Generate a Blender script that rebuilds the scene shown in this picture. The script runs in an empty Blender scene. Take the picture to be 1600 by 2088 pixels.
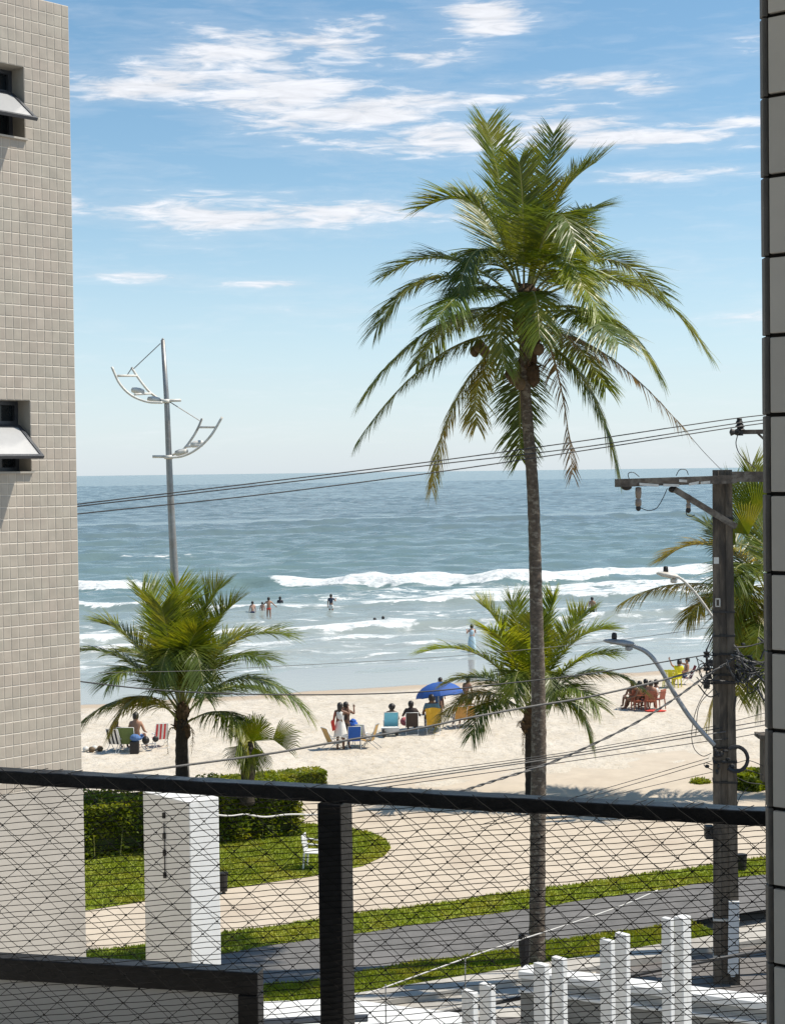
import bpy, bmesh, math, random
import numpy as np
from mathutils import Vector, Matrix, Euler
random.seed(7)
rng = np.random.default_rng(11)
scene = bpy.context.scene
COL = scene.collection
R = math.radians

# ------------------------------------------------------------------ camera
CAM_H = 10.0
FPX = 3140.0
ROLL = 0.0127
PITCH = math.atan(82 / FPX)
fwd = Vector((0, math.cos(PITCH), -math.sin(PITCH)))
rt0 = Vector((1, 0, 0))
up0 = rt0.cross(fwd)
rgt = rt0 * math.cos(ROLL) - up0 * math.sin(ROLL)
upv = up0 * math.cos(ROLL) + rt0 * math.sin(ROLL)
EYE = Vector((0, 0, CAM_H))
cam_d = bpy.data.cameras.new('camera')
cam = bpy.data.objects.new('camera', cam_d)
COL.objects.link(cam)
cam.matrix_world = Matrix(((rgt.x, upv.x, -fwd.x, EYE.x), (rgt.y, upv.y, -fwd.y, EYE.y),
                           (rgt.z, upv.z, -fwd.z, EYE.z), (0, 0, 0, 1)))
cam_d.sensor_fit = 'HORIZONTAL'
cam_d.sensor_width = 36
cam_d.lens = 36 * FPX / 1600
cam_d.clip_start = 0.1
cam_d.clip_end = 90000
scene.camera = cam

# ------------------------------------------------------------------ world, sun, exposure
SUN_EL = R(58)
SUN_V = Vector((0.98, 0.08))
SUN_V.normalize()
SUN_AZ = math.atan2(SUN_V.x, SUN_V.y)          # clockwise from +Y
SKY_STRENGTH = 0.096
world = bpy.data.worlds.new('World')
scene.world = world
world.use_nodes = True
wn = world.node_tree
wn.nodes.clear()


def N(nt, typ, **kw):
    n = nt.nodes.new(typ)
    for k, v in kw.items():
        if k == 'inp':
            for kk, vv in v.items():
                n.inputs[kk].default_value = vv
        else:
            setattr(n, k, v)
    return n


def math_n(nt, op, a, b=None, c=None, clamp=False):
    n = nt.nodes.new('ShaderNodeMath')
    n.operation = op
    n.use_clamp = clamp
    for i, v in enumerate((a, b, c)):
        if v is None:
            continue
        if isinstance(v, (int, float)):
            n.inputs[i].default_value = v
        else:
            nt.links.new(v, n.inputs[i])
    return n.outputs[0]


def mixc(nt, fac, a, b, blend='MIX'):
    n = nt.nodes.new('ShaderNodeMix')
    n.data_type = 'RGBA'
    n.blend_type = blend
    for sock, v in ((n.inputs[0], fac), (n.inputs[6], a), (n.inputs[7], b)):
        if isinstance(v, (int, float)):
            sock.default_value = v
        elif isinstance(v, (tuple, list)):
            sock.default_value = (*v[:3], 1)
        else:
            nt.links.new(v, sock)
    return n.outputs[2]


def build_sky():
    L = wn.links
    out = N(wn, 'ShaderNodeOutputWorld')
    bg = N(wn, 'ShaderNodeBackground')
    bg.inputs['Strength'].default_value = SKY_STRENGTH
    sky = N(wn, 'ShaderNodeTexSky', sky_type='NISHITA')
    sky.sun_disc = False
    sky.sun_elevation = SUN_EL
    sky.sun_rotation = SUN_AZ
    sky.altitude = 0
    sky.air_density = 1.0
    sky.dust_density = 0.35
    sky.ozone_density = 2.2
    tc = N(wn, 'ShaderNodeTexCoord')
    sep = N(wn, 'ShaderNodeSeparateXYZ')
    L.new(tc.outputs['Generated'], sep.inputs[0])
    x, y, z = sep.outputs
    az = math_n(wn, 'ARCTAN2', x, y)
    el = math_n(wn, 'ARCSINE', z)
    # cool the upper sky as seen in humid sea air: saturation grows with elevation
    hsv = N(wn, 'ShaderNodeHueSaturation')
    hsv.inputs['Hue'].default_value = 0.488
    satr = N(wn, 'ShaderNodeMapRange', inp={'From Min': 0.0, 'From Max': 0.35, 'To Min': 1.0, 'To Max': 1.12})
    L.new(z, satr.inputs['Value'])
    L.new(satr.outputs[0], hsv.inputs['Saturation'])
    L.new(sky.outputs[0], hsv.inputs['Color'])
    # streaky fair-weather cloud, thicker in a few banks
    mp = N(wn, 'ShaderNodeCombineXYZ')
    for i, (s_, k) in enumerate(((x, 9.0), (y, 9.0), (z, 58.0))):
        L.new(math_n(wn, 'MULTIPLY', s_, k), mp.inputs[i])
    nz = N(wn, 'ShaderNodeTexNoise', inp={'Scale': 1.0, 'Detail': 9.0, 'Roughness': 0.60, 'Distortion': 0.35})
    L.new(mp.outputs[0], nz.inputs['Vector'])
    nz2 = N(wn, 'ShaderNodeTexNoise', inp={'Scale': 3.3, 'Detail': 7.0, 'Roughness': 0.62, 'Distortion': 0.6})
    L.new(mp.outputs[0], nz2.inputs['Vector'])
    # banks of cloud: (azimuth, elevation, half width, half height, weight), radians
    banks = [(-0.0637, 0.2658, 0.0605, 0.0134, 1.00), (-0.1497, 0.2430, 0.0478, 0.0096, 1.00), (-0.0764, 0.2389, 0.0637, 0.0127, 1.00), (-0.0127, 0.2269, 0.0732, 0.0134, 1.00), (0.0382, 0.2135, 0.0637, 0.0102, 1.00), (0.0669, 0.2832, 0.0223, 0.0102, 0.95), (0.0318, 0.2630, 0.0318, 0.0064, 0.90), (0.1115, 0.2190, 0.0510, 0.0083, 0.95), (0.1465, 0.2074, 0.0478, 0.0057, 0.90), (0.1210, 0.2443, 0.0637, 0.0038, 0.70), (0.1688, 0.2373, 0.0159, 0.0035, 0.75), (0.1720, 0.1848, 0.0350, 0.0045, 0.90), (-0.0892, 0.1658, 0.0796, 0.0076, 0.95), (-0.0127, 0.1664, 0.0510, 0.0064, 0.90), (-0.1656, 0.1254, 0.0350, 0.0035, 0.70), (-0.0764, 0.1217, 0.0350, 0.0035, 0.75), (-0.0223, 0.1044, 0.0287, 0.0022, 0.50), (0.2229, 0.0949, 0.0255, 0.0035, 0.60), (0.2070, 0.2146, 0.0350, 0.0029, 0.75), (0.1975, 0.1988, 0.0287, 0.0029, 0.70), (0.0159, 0.3014, 0.0191, 0.0038, 0.60), (-0.1975, 0.2834, 0.0191, 0.0051, 0.50),
             # the same kind of banks further round the sky
             (0.55, 0.26, 0.16, 0.03, .9), (0.85, 0.17, 0.15, 0.015, .8), (-0.55, 0.22, 0.18, 0.03, .9), (-0.9, 0.31, 0.16, 0.03, .9),
             (1.4, 0.25, 0.2, 0.03, .9), (-1.5, 0.2, 0.2, 0.025, .8), (2.2, 0.3, 0.22, 0.04, .9), (-2.3, 0.26, 0.2, 0.03, .9)]
    acc = None
    for (a0, e0, wa, we, wt) in banks:
        da = math_n(wn, 'DIVIDE', math_n(wn, 'SUBTRACT', az, a0), wa)
        de = math_n(wn, 'DIVIDE', math_n(wn, 'SUBTRACT', el, e0), we)
        d2 = math_n(wn, 'ADD', math_n(wn, 'MULTIPLY', da, da), math_n(wn, 'MULTIPLY', de, de))
        g = math_n(wn, 'MULTIPLY', math_n(wn, 'EXPONENT', math_n(wn, 'MULTIPLY', d2, -0.42)), wt)
        acc = g if acc is None else math_n(wn, 'MAXIMUM', acc, g)
    v = math_n(wn, 'ADD', math_n(wn, 'MULTIPLY', nz.outputs['Fac'], 1.5), math_n(wn, 'MULTIPLY', nz2.outputs['Fac'], 0.9))
    v = math_n(wn, 'ADD', v, math_n(wn, 'MULTIPLY', acc, 0.72))
    mr = N(wn, 'ShaderNodeMapRange', interpolation_type='SMOOTHSTEP', inp={'From Min': 1.46, 'From Max': 1.92, 'To Min': 0.0, 'To Max': 0.94})
    L.new(v, mr.inputs['Value'])
    veil = N(wn, 'ShaderNodeMapRange', inp={'From Min': 1.2, 'From Max': 1.6, 'To Min': 0.0, 'To Max': 0.15})
    L.new(v, veil.inputs['Value'])
    dens = math_n(wn, 'MAXIMUM', mr.outputs[0], veil.outputs[0])
    # bright humid band over the sea
    hz = N(wn, 'ShaderNodeMapRange', interpolation_type='SMOOTHSTEP', inp={'From Min': -0.02, 'From Max': 0.20, 'To Min': 0.62, 'To Max': 0.0})
    L.new(z, hz.inputs['Value'])
    c1 = mixc(wn, hz.outputs[0], hsv.outputs[0], SKY_HAZE)
    sh = N(wn, 'ShaderNodeMapRange', inp={'From Min': 0.35, 'From Max': 0.65, 'To Min': 0.80, 'To Max': 1.0})
    L.new(nz2.outputs['Fac'], sh.inputs['Value'])
    cc = mixc(wn, sh.outputs[0], (CLOUD[0] * .0, 0, 0), CLOUD)
    c2 = mixc(wn, dens, c1, cc)
    L.new(c2, bg.inputs['Color'])
    L.new(bg.outputs[0], out.inputs['Surface'])


CLOUD = (7.0, 7.1, 7.45)
SKY_HAZE = (4.85, 6.0, 7.2)
build_sky()

sun_d = bpy.data.lights.new('sun', 'SUN')
sun_d.energy = 4.2
sun_d.angle = R(0.53)
sun_d.color = (1.0, 0.93, 0.815)
sun = bpy.data.objects.new('sun', sun_d)
COL.objects.link(sun)
sun_dir = Vector((SUN_V.x * math.cos(SUN_EL), SUN_V.y * math.cos(SUN_EL), math.sin(SUN_EL)))
sun.rotation_euler = sun_dir.to_track_quat('Z', 'Y').to_euler()
sun.location = (40, 10, 60)

vs = scene.view_settings
vs.view_transform = 'Standard'
vs.look = 'None'
vs.exposure = 0.56
vs.gamma = 1.0
vs.use_curve_mapping = False
scene.cycles.max_bounces = 8
scene.cycles.transparent_max_bounces = 8
scene.cycles.use_denoising = True

# ------------------------------------------------------------------ placing helpers


def ray(px, py):
    return fwd + rgt * ((px - 800) / FPX) + upv * ((1044 - py) / FPX)


def at(px, py, Y):
    """point seen at photo position px,py at the distance Y down the view"""
    d = ray(px, py)
    return EYE + d * (Y / d.y)


def gz(px, py, z=0.0):
    d = ray(px, py)
    return EYE + d * ((z - CAM_H) / d.z)


def onplane(px, py, p0, n):
    d = ray(px, py)
    return EYE + d * ((p0 - EYE).dot(n) / d.dot(n))


S1 = Vector((math.sin(R(66)), math.cos(R(66)), 0))      # along the street
Q1 = Vector((-S1.y, S1.x, 0))                           # from the street to the sea
S2 = Vector((math.sin(R(72)), math.cos(R(72)), 0))      # along the shoreline
Q2 = Vector((-S2.y, S2.x, 0))


def st(t, q, z=0.0):
    return S1 * t + Q1 * q + Vector((0, 0, z))


def sh(t, q, z=0.0):
    return S2 * t + Q2 * q + Vector((0, 0, z))

# ------------------------------------------------------------------ materials


def new_mat(name):
    m = bpy.data.materials.new(name)
    m.use_nodes = True
    nt = m.node_tree
    nt.nodes.clear()
    out = nt.nodes.new('ShaderNodeOutputMaterial')
    return m, nt, out


def pmat(name, col, rough=0.6, var=0.18, scale=6.0, col2=None, c2scale=2.0, c2amt=0.5, bump=0.0, bscale=30.0,
         metal=0.0, spec=0.5, stretch=(1, 1, 1), coord='Object', rnd=0.0, transl=0.0, c2lo=0.45, c2hi=0.65):
    m, nt, out = new_mat(name)
    L = nt.links
    b = nt.nodes.new('ShaderNodeBsdfPrincipled')
    b.inputs['Roughness'].default_value = rough
    b.inputs['Metallic'].default_value = metal
    b.inputs['Specular IOR Level'].default_value = spec
    tc = nt.nodes.new('ShaderNodeTexCoord')
    mp = nt.nodes.new('ShaderNodeMapping')
    mp.inputs['Scale'].default_value = stretch
    if coord == 'World':
        ge = nt.nodes.new('ShaderNodeNewGeometry')
        L.new(ge.outputs['Position'], mp.inputs['Vector'])
    else:
        L.new(tc.outputs[coord], mp.inputs['Vector'])
    nz = N(nt, 'ShaderNodeTexNoise', inp={'Scale': scale, 'Detail': 6.0, 'Roughness': 0.62})
    L.new(mp.outputs[0], nz.inputs['Vector'])
    f = N(nt, 'ShaderNodeMapRange', inp={'From Min': 0.3, 'From Max': 0.7, 'To Min': 0.0, 'To Max': 1.0})
    L.new(nz.outputs['Fac'], f.inputs['Value'])
    lo = tuple(c * (1 - var) for c in col)
    hi = tuple(c * (1 + var) for c in col)
    c = mixc(nt, f.outputs[0], lo, hi)
    if col2 is not None:
        n2 = N(nt, 'ShaderNodeTexNoise', inp={'Scale': c2scale, 'Detail': 5.0, 'Roughness': 0.6, 'Distortion': 0.3})
        L.new(mp.outputs[0], n2.inputs['Vector'])
        g = N(nt, 'ShaderNodeMapRange', interpolation_type='SMOOTHSTEP', inp={'From Min': c2lo, 'From Max': c2hi, 'To Min': 0.0, 'To Max': c2amt})
        L.new(n2.outputs['Fac'], g.inputs['Value'])
        c = mixc(nt, g.outputs[0], c, col2)
    if rnd > 0:
        oi = nt.nodes.new('ShaderNodeObjectInfo')
        h = nt.nodes.new('ShaderNodeHueSaturation')
        mr = N(nt, 'ShaderNodeMapRange', inp={'To Min': 1 - rnd, 'To Max': 1 + rnd})
        L.new(oi.outputs['Random'], mr.inputs['Value'])
        L.new(mr.outputs[0], h.inputs['Value'])
        L.new(c, h.inputs['Color'])
        c = h.outputs[0]
    L.new(c, b.inputs['Base Color'])
    if bump > 0:
        nb = N(nt, 'ShaderNodeTexNoise', inp={'Scale': bscale, 'Detail': 6.0, 'Roughness': 0.65})
        L.new(mp.outputs[0], nb.inputs['Vector'])
        bp = N(nt, 'ShaderNodeBump', inp={'Strength': bump, 'Distance': 0.02})
        L.new(nb.outputs['Fac'], bp.inputs['Height'])
        L.new(bp.outputs[0], b.inputs['Normal'])
    if transl > 0:
        tr = nt.nodes.new('ShaderNodeBsdfTranslucent')
        tcx = mixc(nt, 1.0, c, (1.25, 1.15, 0.55), 'MULTIPLY')
        L.new(tcx, tr.inputs['Color'])
        ms = nt.nodes.new('ShaderNodeMixShader')
        ms.inputs[0].default_value = transl
        L.new(b.outputs[0], ms.inputs[1])
        L.new(tr.outputs[0], ms.inputs[2])
        L.new(ms.outputs[0], out.inputs['Surface'])
    else:
        L.new(b.outputs[0], out.inputs['Surface'])
    return m

# ------------------------------------------------------------------ mesh builder


class MB:
    def __init__(self):
        self.v = []
        self.f = []
        self.m = []

    def add(self, vs_, fs, mi=0):
        o = len(self.v)
        self.v.extend([tuple(p) for p in vs_])
        self.f.extend([tuple(i + o for i in f) for f in fs])
        self.m.extend([mi] * len(fs))
        return o

    def box(self, c, ax, ay, az, mi=0):
        """c centre; ax ay az half extents as vectors"""
        c = Vector(c)
        P = [c + ax * i + ay * j + az * k for k in (-1, 1) for j in (-1, 1) for i in (-1, 1)]
        self.add(P, [(0, 2, 3, 1), (4, 5, 7, 6), (0, 1, 5, 4), (2, 6, 7, 3), (0, 4, 6, 2), (1, 3, 7, 5)], mi)

    def abox(self, x0, x1, y0, y1, z0, z1, mi=0):
        self.box(((x0 + x1) / 2, (y0 + y1) / 2, (z0 + z1) / 2), Vector(((x1 - x0) / 2, 0, 0)),
                 Vector((0, (y1 - y0) / 2, 0)), Vector((0, 0, (z1 - z0) / 2)), mi)

    def tube(self, pts, rad, n=6, mi=0, caps=True):
        pts = [Vector(p) for p in pts]
        if isinstance(rad, (int, float)):
            rad = [rad] * len(pts)
        rings = []
        ref = None
        for i, p in enumerate(pts):
            t = (pts[min(i + 1, len(pts) - 1)] - pts[max(i - 1, 0)])
            if t.length < 1e-9:
                t = Vector((0, 0, 1))
            t.normalize()
            if ref is None:
                ref = Vector((0, 0, 1)) if abs(t.z) < 0.9 else Vector((1, 0, 0))
            a = t.cross(ref)
            if a.length < 1e-6:
                a = t.orthogonal()
            a.normalize()
            b = t.cross(a)
            ref = b.cross(t) * -1 if False else ref
            rings.append([p + (a * math.cos(2 * math.pi * k / n) + b * math.sin(2 * math.pi * k / n)) * rad[i] for k in range(n)])
        vs_ = [q for r in rings for q in r]
        fs = []
        for i in range(len(pts) - 1):
            for k in range(n):
                k2 = (k + 1) % n
                fs.append((i * n + k, i * n + k2, (i + 1) * n + k2, (i + 1) * n + k))
        if caps:
            fs.append(tuple(range(n - 1, -1, -1)))
            fs.append(tuple((len(pts) - 1) * n + k for k in range(n)))
        self.add(vs_, fs, mi)

    def lathe(self, prof, c=(0, 0, 0), n=16, mi=0, axis=None):
        c = Vector(c)
        ax = Vector(axis).normalized() if axis is not None else Vector((0, 0, 1))
        a = ax.orthogonal().normalized()
        b = ax.cross(a)
        vs_, fs = [], []
        for (r, z) in prof:
            for k in range(n):
                th = 2 * math.pi * k / n
                vs_.append(c + ax * z + (a * math.cos(th) + b * math.sin(th)) * r)
        for i in range(len(prof) - 1):
            for k in range(n):
                k2 = (k + 1) % n
                fs.append((i * n + k, i * n + k2, (i + 1) * n + k2, (i + 1) * n + k))
        fs.append(tuple(range(n - 1, -1, -1)))
        fs.append(tuple((len(prof) - 1) * n + k for k in range(n)))
        self.add(vs_, fs, mi)

    def ell(self, c, rx, ry, rz, n=10, m=7, mi=0, jit=0.0):
        c = Vector(c)
        vs_, fs = [], []
        for i in range(m + 1):
            ph = math.pi * i / m
            for k in range(n):
                th = 2 * math.pi * k / n
                j = 1 + random.uniform(-jit, jit)
                vs_.append(c + Vector((rx * math.sin(ph) * math.cos(th) * j, ry * math.sin(ph) * math.sin(th) * j, rz * math.cos(ph) * j)))
        for i in range(m):
            for k in range(n):
                k2 = (k + 1) % n
                fs.append((i * n + k, (i + 1) * n + k, (i + 1) * n + k2, i * n + k2))
        self.add(vs_, fs, mi)

    def mesh(self, name, mats, smooth=False):
        me = bpy.data.meshes.new(name)
        me.from_pydata(self.v, [], self.f)
        for mt in (mats if isinstance(mats, (list, tuple)) else [mats]):
            me.materials.append(mt)
        if any(self.m):
            me.polygons.foreach_set('material_index', self.m)
        if smooth:
            me.polygons.foreach_set('use_smooth', [True] * len(me.polygons))
        me.update()
        return me

    def build(self, name, mats, parent=None, smooth=False, local=False):
        """vertices are world positions unless local; a thing of one mesh gets its origin at its base"""
        me = self.mesh(name, mats, smooth)
        o = bpy.data.objects.new(name, me)
        COL.objects.link(o)
        if parent is not None:
            o.parent = parent
            if not local:
                r = parent
                while r.parent is not None:
                    r = r.parent
                me.transform((Matrix.Translation(r.location) @ r.rotation_euler.to_matrix().to_4x4()).inverted())
        elif not local:
            a = np.array(self.v)
            b = Vector(((a[:, 0].min() + a[:, 0].max()) / 2, (a[:, 1].min() + a[:, 1].max()) / 2, a[:, 2].min()))
            me.transform(Matrix.Translation(-b))
            o.location = b
        return o


def thing(name, label, cat, loc=(0, 0, 0), rz=0.0, group=None):
    o = bpy.data.objects.new(name, None)
    o.empty_display_size = 0.2
    COL.objects.link(o)
    o.location = loc
    o.rotation_euler = (0, 0, rz)
    o['label'] = label
    o['category'] = cat
    if group:
        o['group'] = group
    return o


def tag(o, label, cat, group=None):
    o['label'] = label
    o['category'] = cat
    if group:
        o['group'] = group
    return o


def struct(o):
    o['kind'] = 'structure'
    return o


def stuff(o):
    o['kind'] = 'stuff'
    return o


def copy_tree(o, parent=None):
    c = o.copy()
    COL.objects.link(c)
    if parent is not None:
        c.parent = parent
    for ch in list(o.children):
        copy_tree(ch, c)
    return c


def bez3(a, m, b, n):
    """curve from a through m (half way) to b"""
    c = m * 2 - (a + b) * 0.5
    return [a * (1 - t) ** 2 + c * (2 * t * (1 - t)) + b * t * t for t in [i / n for i in range(n + 1)]]


def catmull(P, k=8):
    P = [Vector(p) for p in P]
    if len(P) == 2:
        return [P[0].lerp(P[1], i / k) for i in range(k + 1)]
    E = [P[0] * 2 - P[1]] + P + [P[-1] * 2 - P[-2]]
    out = []
    for i in range(1, len(E) - 2):
        p0, p1, p2, p3 = E[i - 1:i + 3]
        for j in range(k):
            t = j / k
            out.append(0.5 * ((2 * p1) + (p2 - p0) * t + (2 * p0 - 5 * p1 + 4 * p2 - p3) * t * t + (3 * p1 - p0 - 3 * p2 + p3) * t ** 3))
    out.append(P[-1])
    return out


M = {}
M['black_rail'] = pmat('black_rail_paint', (0.0045, 0.0045, 0.005), rough=0.36, var=0.35, scale=30, col2=(0.02, 0.02, 0.022), c2scale=25, c2amt=0.35, spec=0.28, bump=0.15, bscale=60)
M['net'] = pmat('black_net_cord', (0.008, 0.0075, 0.007), rough=0.8, spec=.2)
M['screen'] = pmat('grey_screen_sheet', (0.38, 0.375, 0.36), rough=0.7, var=0.06, scale=2)
M['tile'] = None
M['asphalt'] = pmat('asphalt', (0.122, 0.117, 0.112), rough=0.85, var=0.22, scale=2.5, col2=(0.17, 0.16, 0.155), c2scale=0.5, c2amt=0.6, bump=0.3, bscale=90, coord='World')
M['street'] = pmat('street_asphalt', (0.12, 0.11, 0.105), rough=0.85, var=0.2, scale=2.5, col2=(0.17, 0.155, 0.14), c2scale=0.4, c2amt=0.7, bump=0.3, bscale=90, coord='World')
M['concrete'] = pmat('pale_concrete', (0.40, 0.375, 0.335), rough=0.85, var=0.14, scale=3, col2=(0.27, 0.25, 0.22), c2scale=0.7, c2amt=0.6, bump=0.2, bscale=50, coord='World')
M['promenade'] = pmat('sandy_promenade_paving', (0.47, 0.40, 0.315), rough=0.9, var=0.08, scale=1.6, col2=(0.37, 0.30, 0.23), c2scale=0.35, c2amt=0.55, bump=0.2, bscale=40, coord='World', c2lo=.5, c2hi=.7)
M['soil'] = pmat('dark_soil', (0.06, 0.05, 0.03), rough=0.95)
M['white_paint'] = pmat('white_wall_paint', (0.62, 0.62, 0.61), rough=0.6, var=0.05, scale=3, col2=(0.42, 0.41, 0.37), c2scale=4, c2amt=0.55, stretch=(1, 1, .18), bump=0.08, bscale=40, c2lo=.52, c2hi=.75, coord='World')
M['grey_wall'] = pmat('dark_grey_wall', (0.20, 0.20, 0.19), rough=0.8, var=0.1, scale=3, col2=(0.13, 0.13, 0.12), c2scale=1.2, c2amt=.6, coord='World')
M['wood_pole'] = pmat('weathered_concrete_pole', (0.135, 0.108, 0.080), rough=0.9, var=0.35, scale=7, col2=(0.035, 0.030, 0.026), c2scale=1.3, c2amt=0.85, stretch=(2.5, 2.5, .5), bump=0.5, bscale=18)
M['wood_arm'] = pmat('weathered_timber', (0.095, 0.075, 0.058), rough=0.9, var=0.4, scale=9, col2=(0.24, 0.21, 0.17), c2scale=5, c2amt=0.6, bump=0.4, bscale=30)
M['iron'] = pmat('dark_iron', (0.030, 0.028, 0.027), rough=0.55, var=0.3, scale=20, metal=0.4)
M['cable_black'] = pmat('black_cable', (0.022, 0.022, 0.024), rough=0.6)
M['cable_grey'] = pmat('grey_cable', (0.11, 0.105, 0.10), rough=0.6, var=0.4, scale=4)
M['cable_white'] = pmat('white_cable', (0.62, 0.60, 0.56), rough=0.6)
M['porcelain'] = pmat('brown_porcelain', (0.22, 0.17, 0.13), rough=0.35)
M['steel'] = pmat('galvanised_steel', (0.27, 0.275, 0.275), rough=0.45, var=0.15, scale=10, metal=0.5, col2=(0.20, 0.16, 0.12), c2scale=2, c2amt=.35)
M['lamp_white'] = pmat('weathered_white_metal', (0.60, 0.585, 0.54), rough=0.5, var=0.12, scale=8, col2=(0.42, 0.36, 0.28), c2scale=6, c2amt=.5)
M['lamp_grey'] = pmat('grey_lamp_metal', (0.30, 0.31, 0.32), rough=0.45, metal=0.3)
M['trunk'] = pmat('coconut_bark', (0.105, 0.080, 0.060), rough=0.95, var=0.45, scale=14, col2=(0.27, 0.235, 0.185), c2scale=7.5, c2amt=0.7, bump=0.8, bscale=16, stretch=(1, 1, 1.6), c2lo=.52, c2hi=.62)
M['trunk_dark'] = pmat('dark_palm_bark', (0.040, 0.030, 0.022), rough=0.95, var=0.4, scale=12, bump=0.8, bscale=20)
M['fibre'] = pmat('brown_palm_fibre', (0.085, 0.050, 0.026), rough=0.95, var=0.45, scale=14, bump=0.8, bscale=22)
M['coconut'] = pmat('brown_coconut', (0.12, 0.075, 0.035), rough=0.7, var=0.3)
M['rachis'] = pmat('yellow_green_leaf_stalk', (0.26, 0.25, 0.075), rough=0.5, var=0.25, scale=5)
M['rachis_dry'] = pmat('dry_leaf_stalk', (0.30, 0.20, 0.09), rough=0.7, var=0.25, scale=5)


def leafmat(name, c, c2, amt, tr=0.42):
    return pmat(name, c, rough=0.38, var=0.25, scale=1.7, col2=c2, c2scale=1.1, c2amt=amt, rnd=0.18, transl=tr, spec=0.55)


M['frond'] = leafmat('green_palm_leaflets', (0.140, 0.182, 0.018), (0.285, 0.265, 0.028), 0.75, .5)
M['frond_deep'] = leafmat('deep_green_palm_leaflets', (0.100, 0.142, 0.022), (0.19, 0.205, 0.02), 0.65, .46)
M['frond_lime'] = leafmat('lime_palm_leaflets', (0.195, 0.250, 0.014), (0.33, 0.32, 0.020), 0.7, .54)
M['frond_yellow'] = leafmat('yellowing_palm_leaflets', (0.27, 0.240, 0.030), (0.38, 0.27, 0.045), 0.8, .5)
M['frond_dry'] = leafmat('dry_brown_palm_leaflets', (0.22, 0.145, 0.065), (0.15, 0.085, 0.04), 0.7, .35)
M['hedge'] = pmat('hedge_leaves', (0.155, 0.205, 0.014), rough=0.45, var=0.4, scale=3, col2=(0.34, 0.33, 0.02), c2scale=1.2, c2amt=.75, transl=0.5, coord='World')
M['hedge_core'] = pmat('hedge_inner_twigs', (0.040, 0.050, 0.010), rough=0.95)
M['grass_base'] = pmat('mown_grass_ground', (0.190, 0.235, 0.016), rough=0.95, var=0.25, scale=3.0, col2=(0.27, 0.25, 0.04), c2scale=0.8, c2amt=0.6, bump=0.5, bscale=30, coord='World')
M['grass_blade'] = pmat('grass_blades', (0.195, 0.245, 0.014), rough=0.6, var=0.3, scale=2.0, col2=(0.31, 0.29, 0.03), c2scale=0.8, c2amt=0.6, transl=0.4, coord='World')

# ================================================================== SEA AND LAND


def grid_obj(name, T, Q, Z, fr, mat, attrs=None, parent=None):
    """sheet over the (t,q) grid; Z[nq,nt]"""
    nq, nt_ = Z.shape
    tt, qq = np.meshgrid(T, Q)
    A, B = fr
    P = np.stack([A.x * tt + B.x * qq, A.y * tt + B.y * qq, Z], -1).reshape(-1, 3)
    idx = np.arange(nq * nt_).reshape(nq, nt_)
    F4 = np.stack([idx[:-1, :-1], idx[:-1, 1:], idx[1:, 1:], idx[1:, :-1]], -1).reshape(-1, 4)
    me = bpy.data.meshes.new(name)
    me.vertices.add(len(P))
    me.vertices.foreach_set('co', P.astype(np.float32).ravel())
    me.loops.add(F4.size)
    me.loops.foreach_set('vertex_index', F4.astype(np.int32).ravel())
    me.polygons.add(len(F4))
    me.polygons.foreach_set('loop_start', np.arange(0, F4.size, 4, dtype=np.int32))
    me.polygons.foreach_set('use_smooth', np.ones(len(F4), dtype=bool))
    me.update()
    me.validate()
    for k, v in (attrs or {}).items():
        a = me.attributes.new(k, 'FLOAT', 'POINT')
        a.data.foreach_set('value', v.astype(np.float32).ravel())
    me.materials.append(mat)
    o = bpy.data.objects.new(name, me)
    COL.objects.link(o)
    if parent:
        o.parent = parent
    return o


def smooth(a, b, x):
    t = np.clip((x - a) / (b - a), 0, 1)
    return t * t * (3 - 2 * t)


def vnoise(x, y, seed=0):
    """value noise on arrays"""
    r = np.random.default_rng(seed).random((256, 256))
    xi = np.floor(x).astype(int)
    yi = np.floor(y).astype(int)
    fx = x - xi
    fy = y - yi
    fx = fx * fx * (3 - 2 * fx)
    fy = fy * fy * (3 - 2 * fy)
    g = lambda i, j: r[(xi + i) % 256, (yi + j) % 256]
    return (g(0, 0) * (1 - fx) + g(1, 0) * fx) * (1 - fy) + (g(0, 1) * (1 - fx) + g(1, 1) * fx) * fy


def fbm(x, y, seed=0, o=4):
    s_, a, w = 0, 0.5, 0
    for i in range(o):
        s_ = s_ + a * vnoise(x * 2 ** i + 17 * i, y * 2 ** i + 5 * i, seed + i)
        w += a
        a *= 0.55
    return s_ / w


SEA_Z = -0.40


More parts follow.
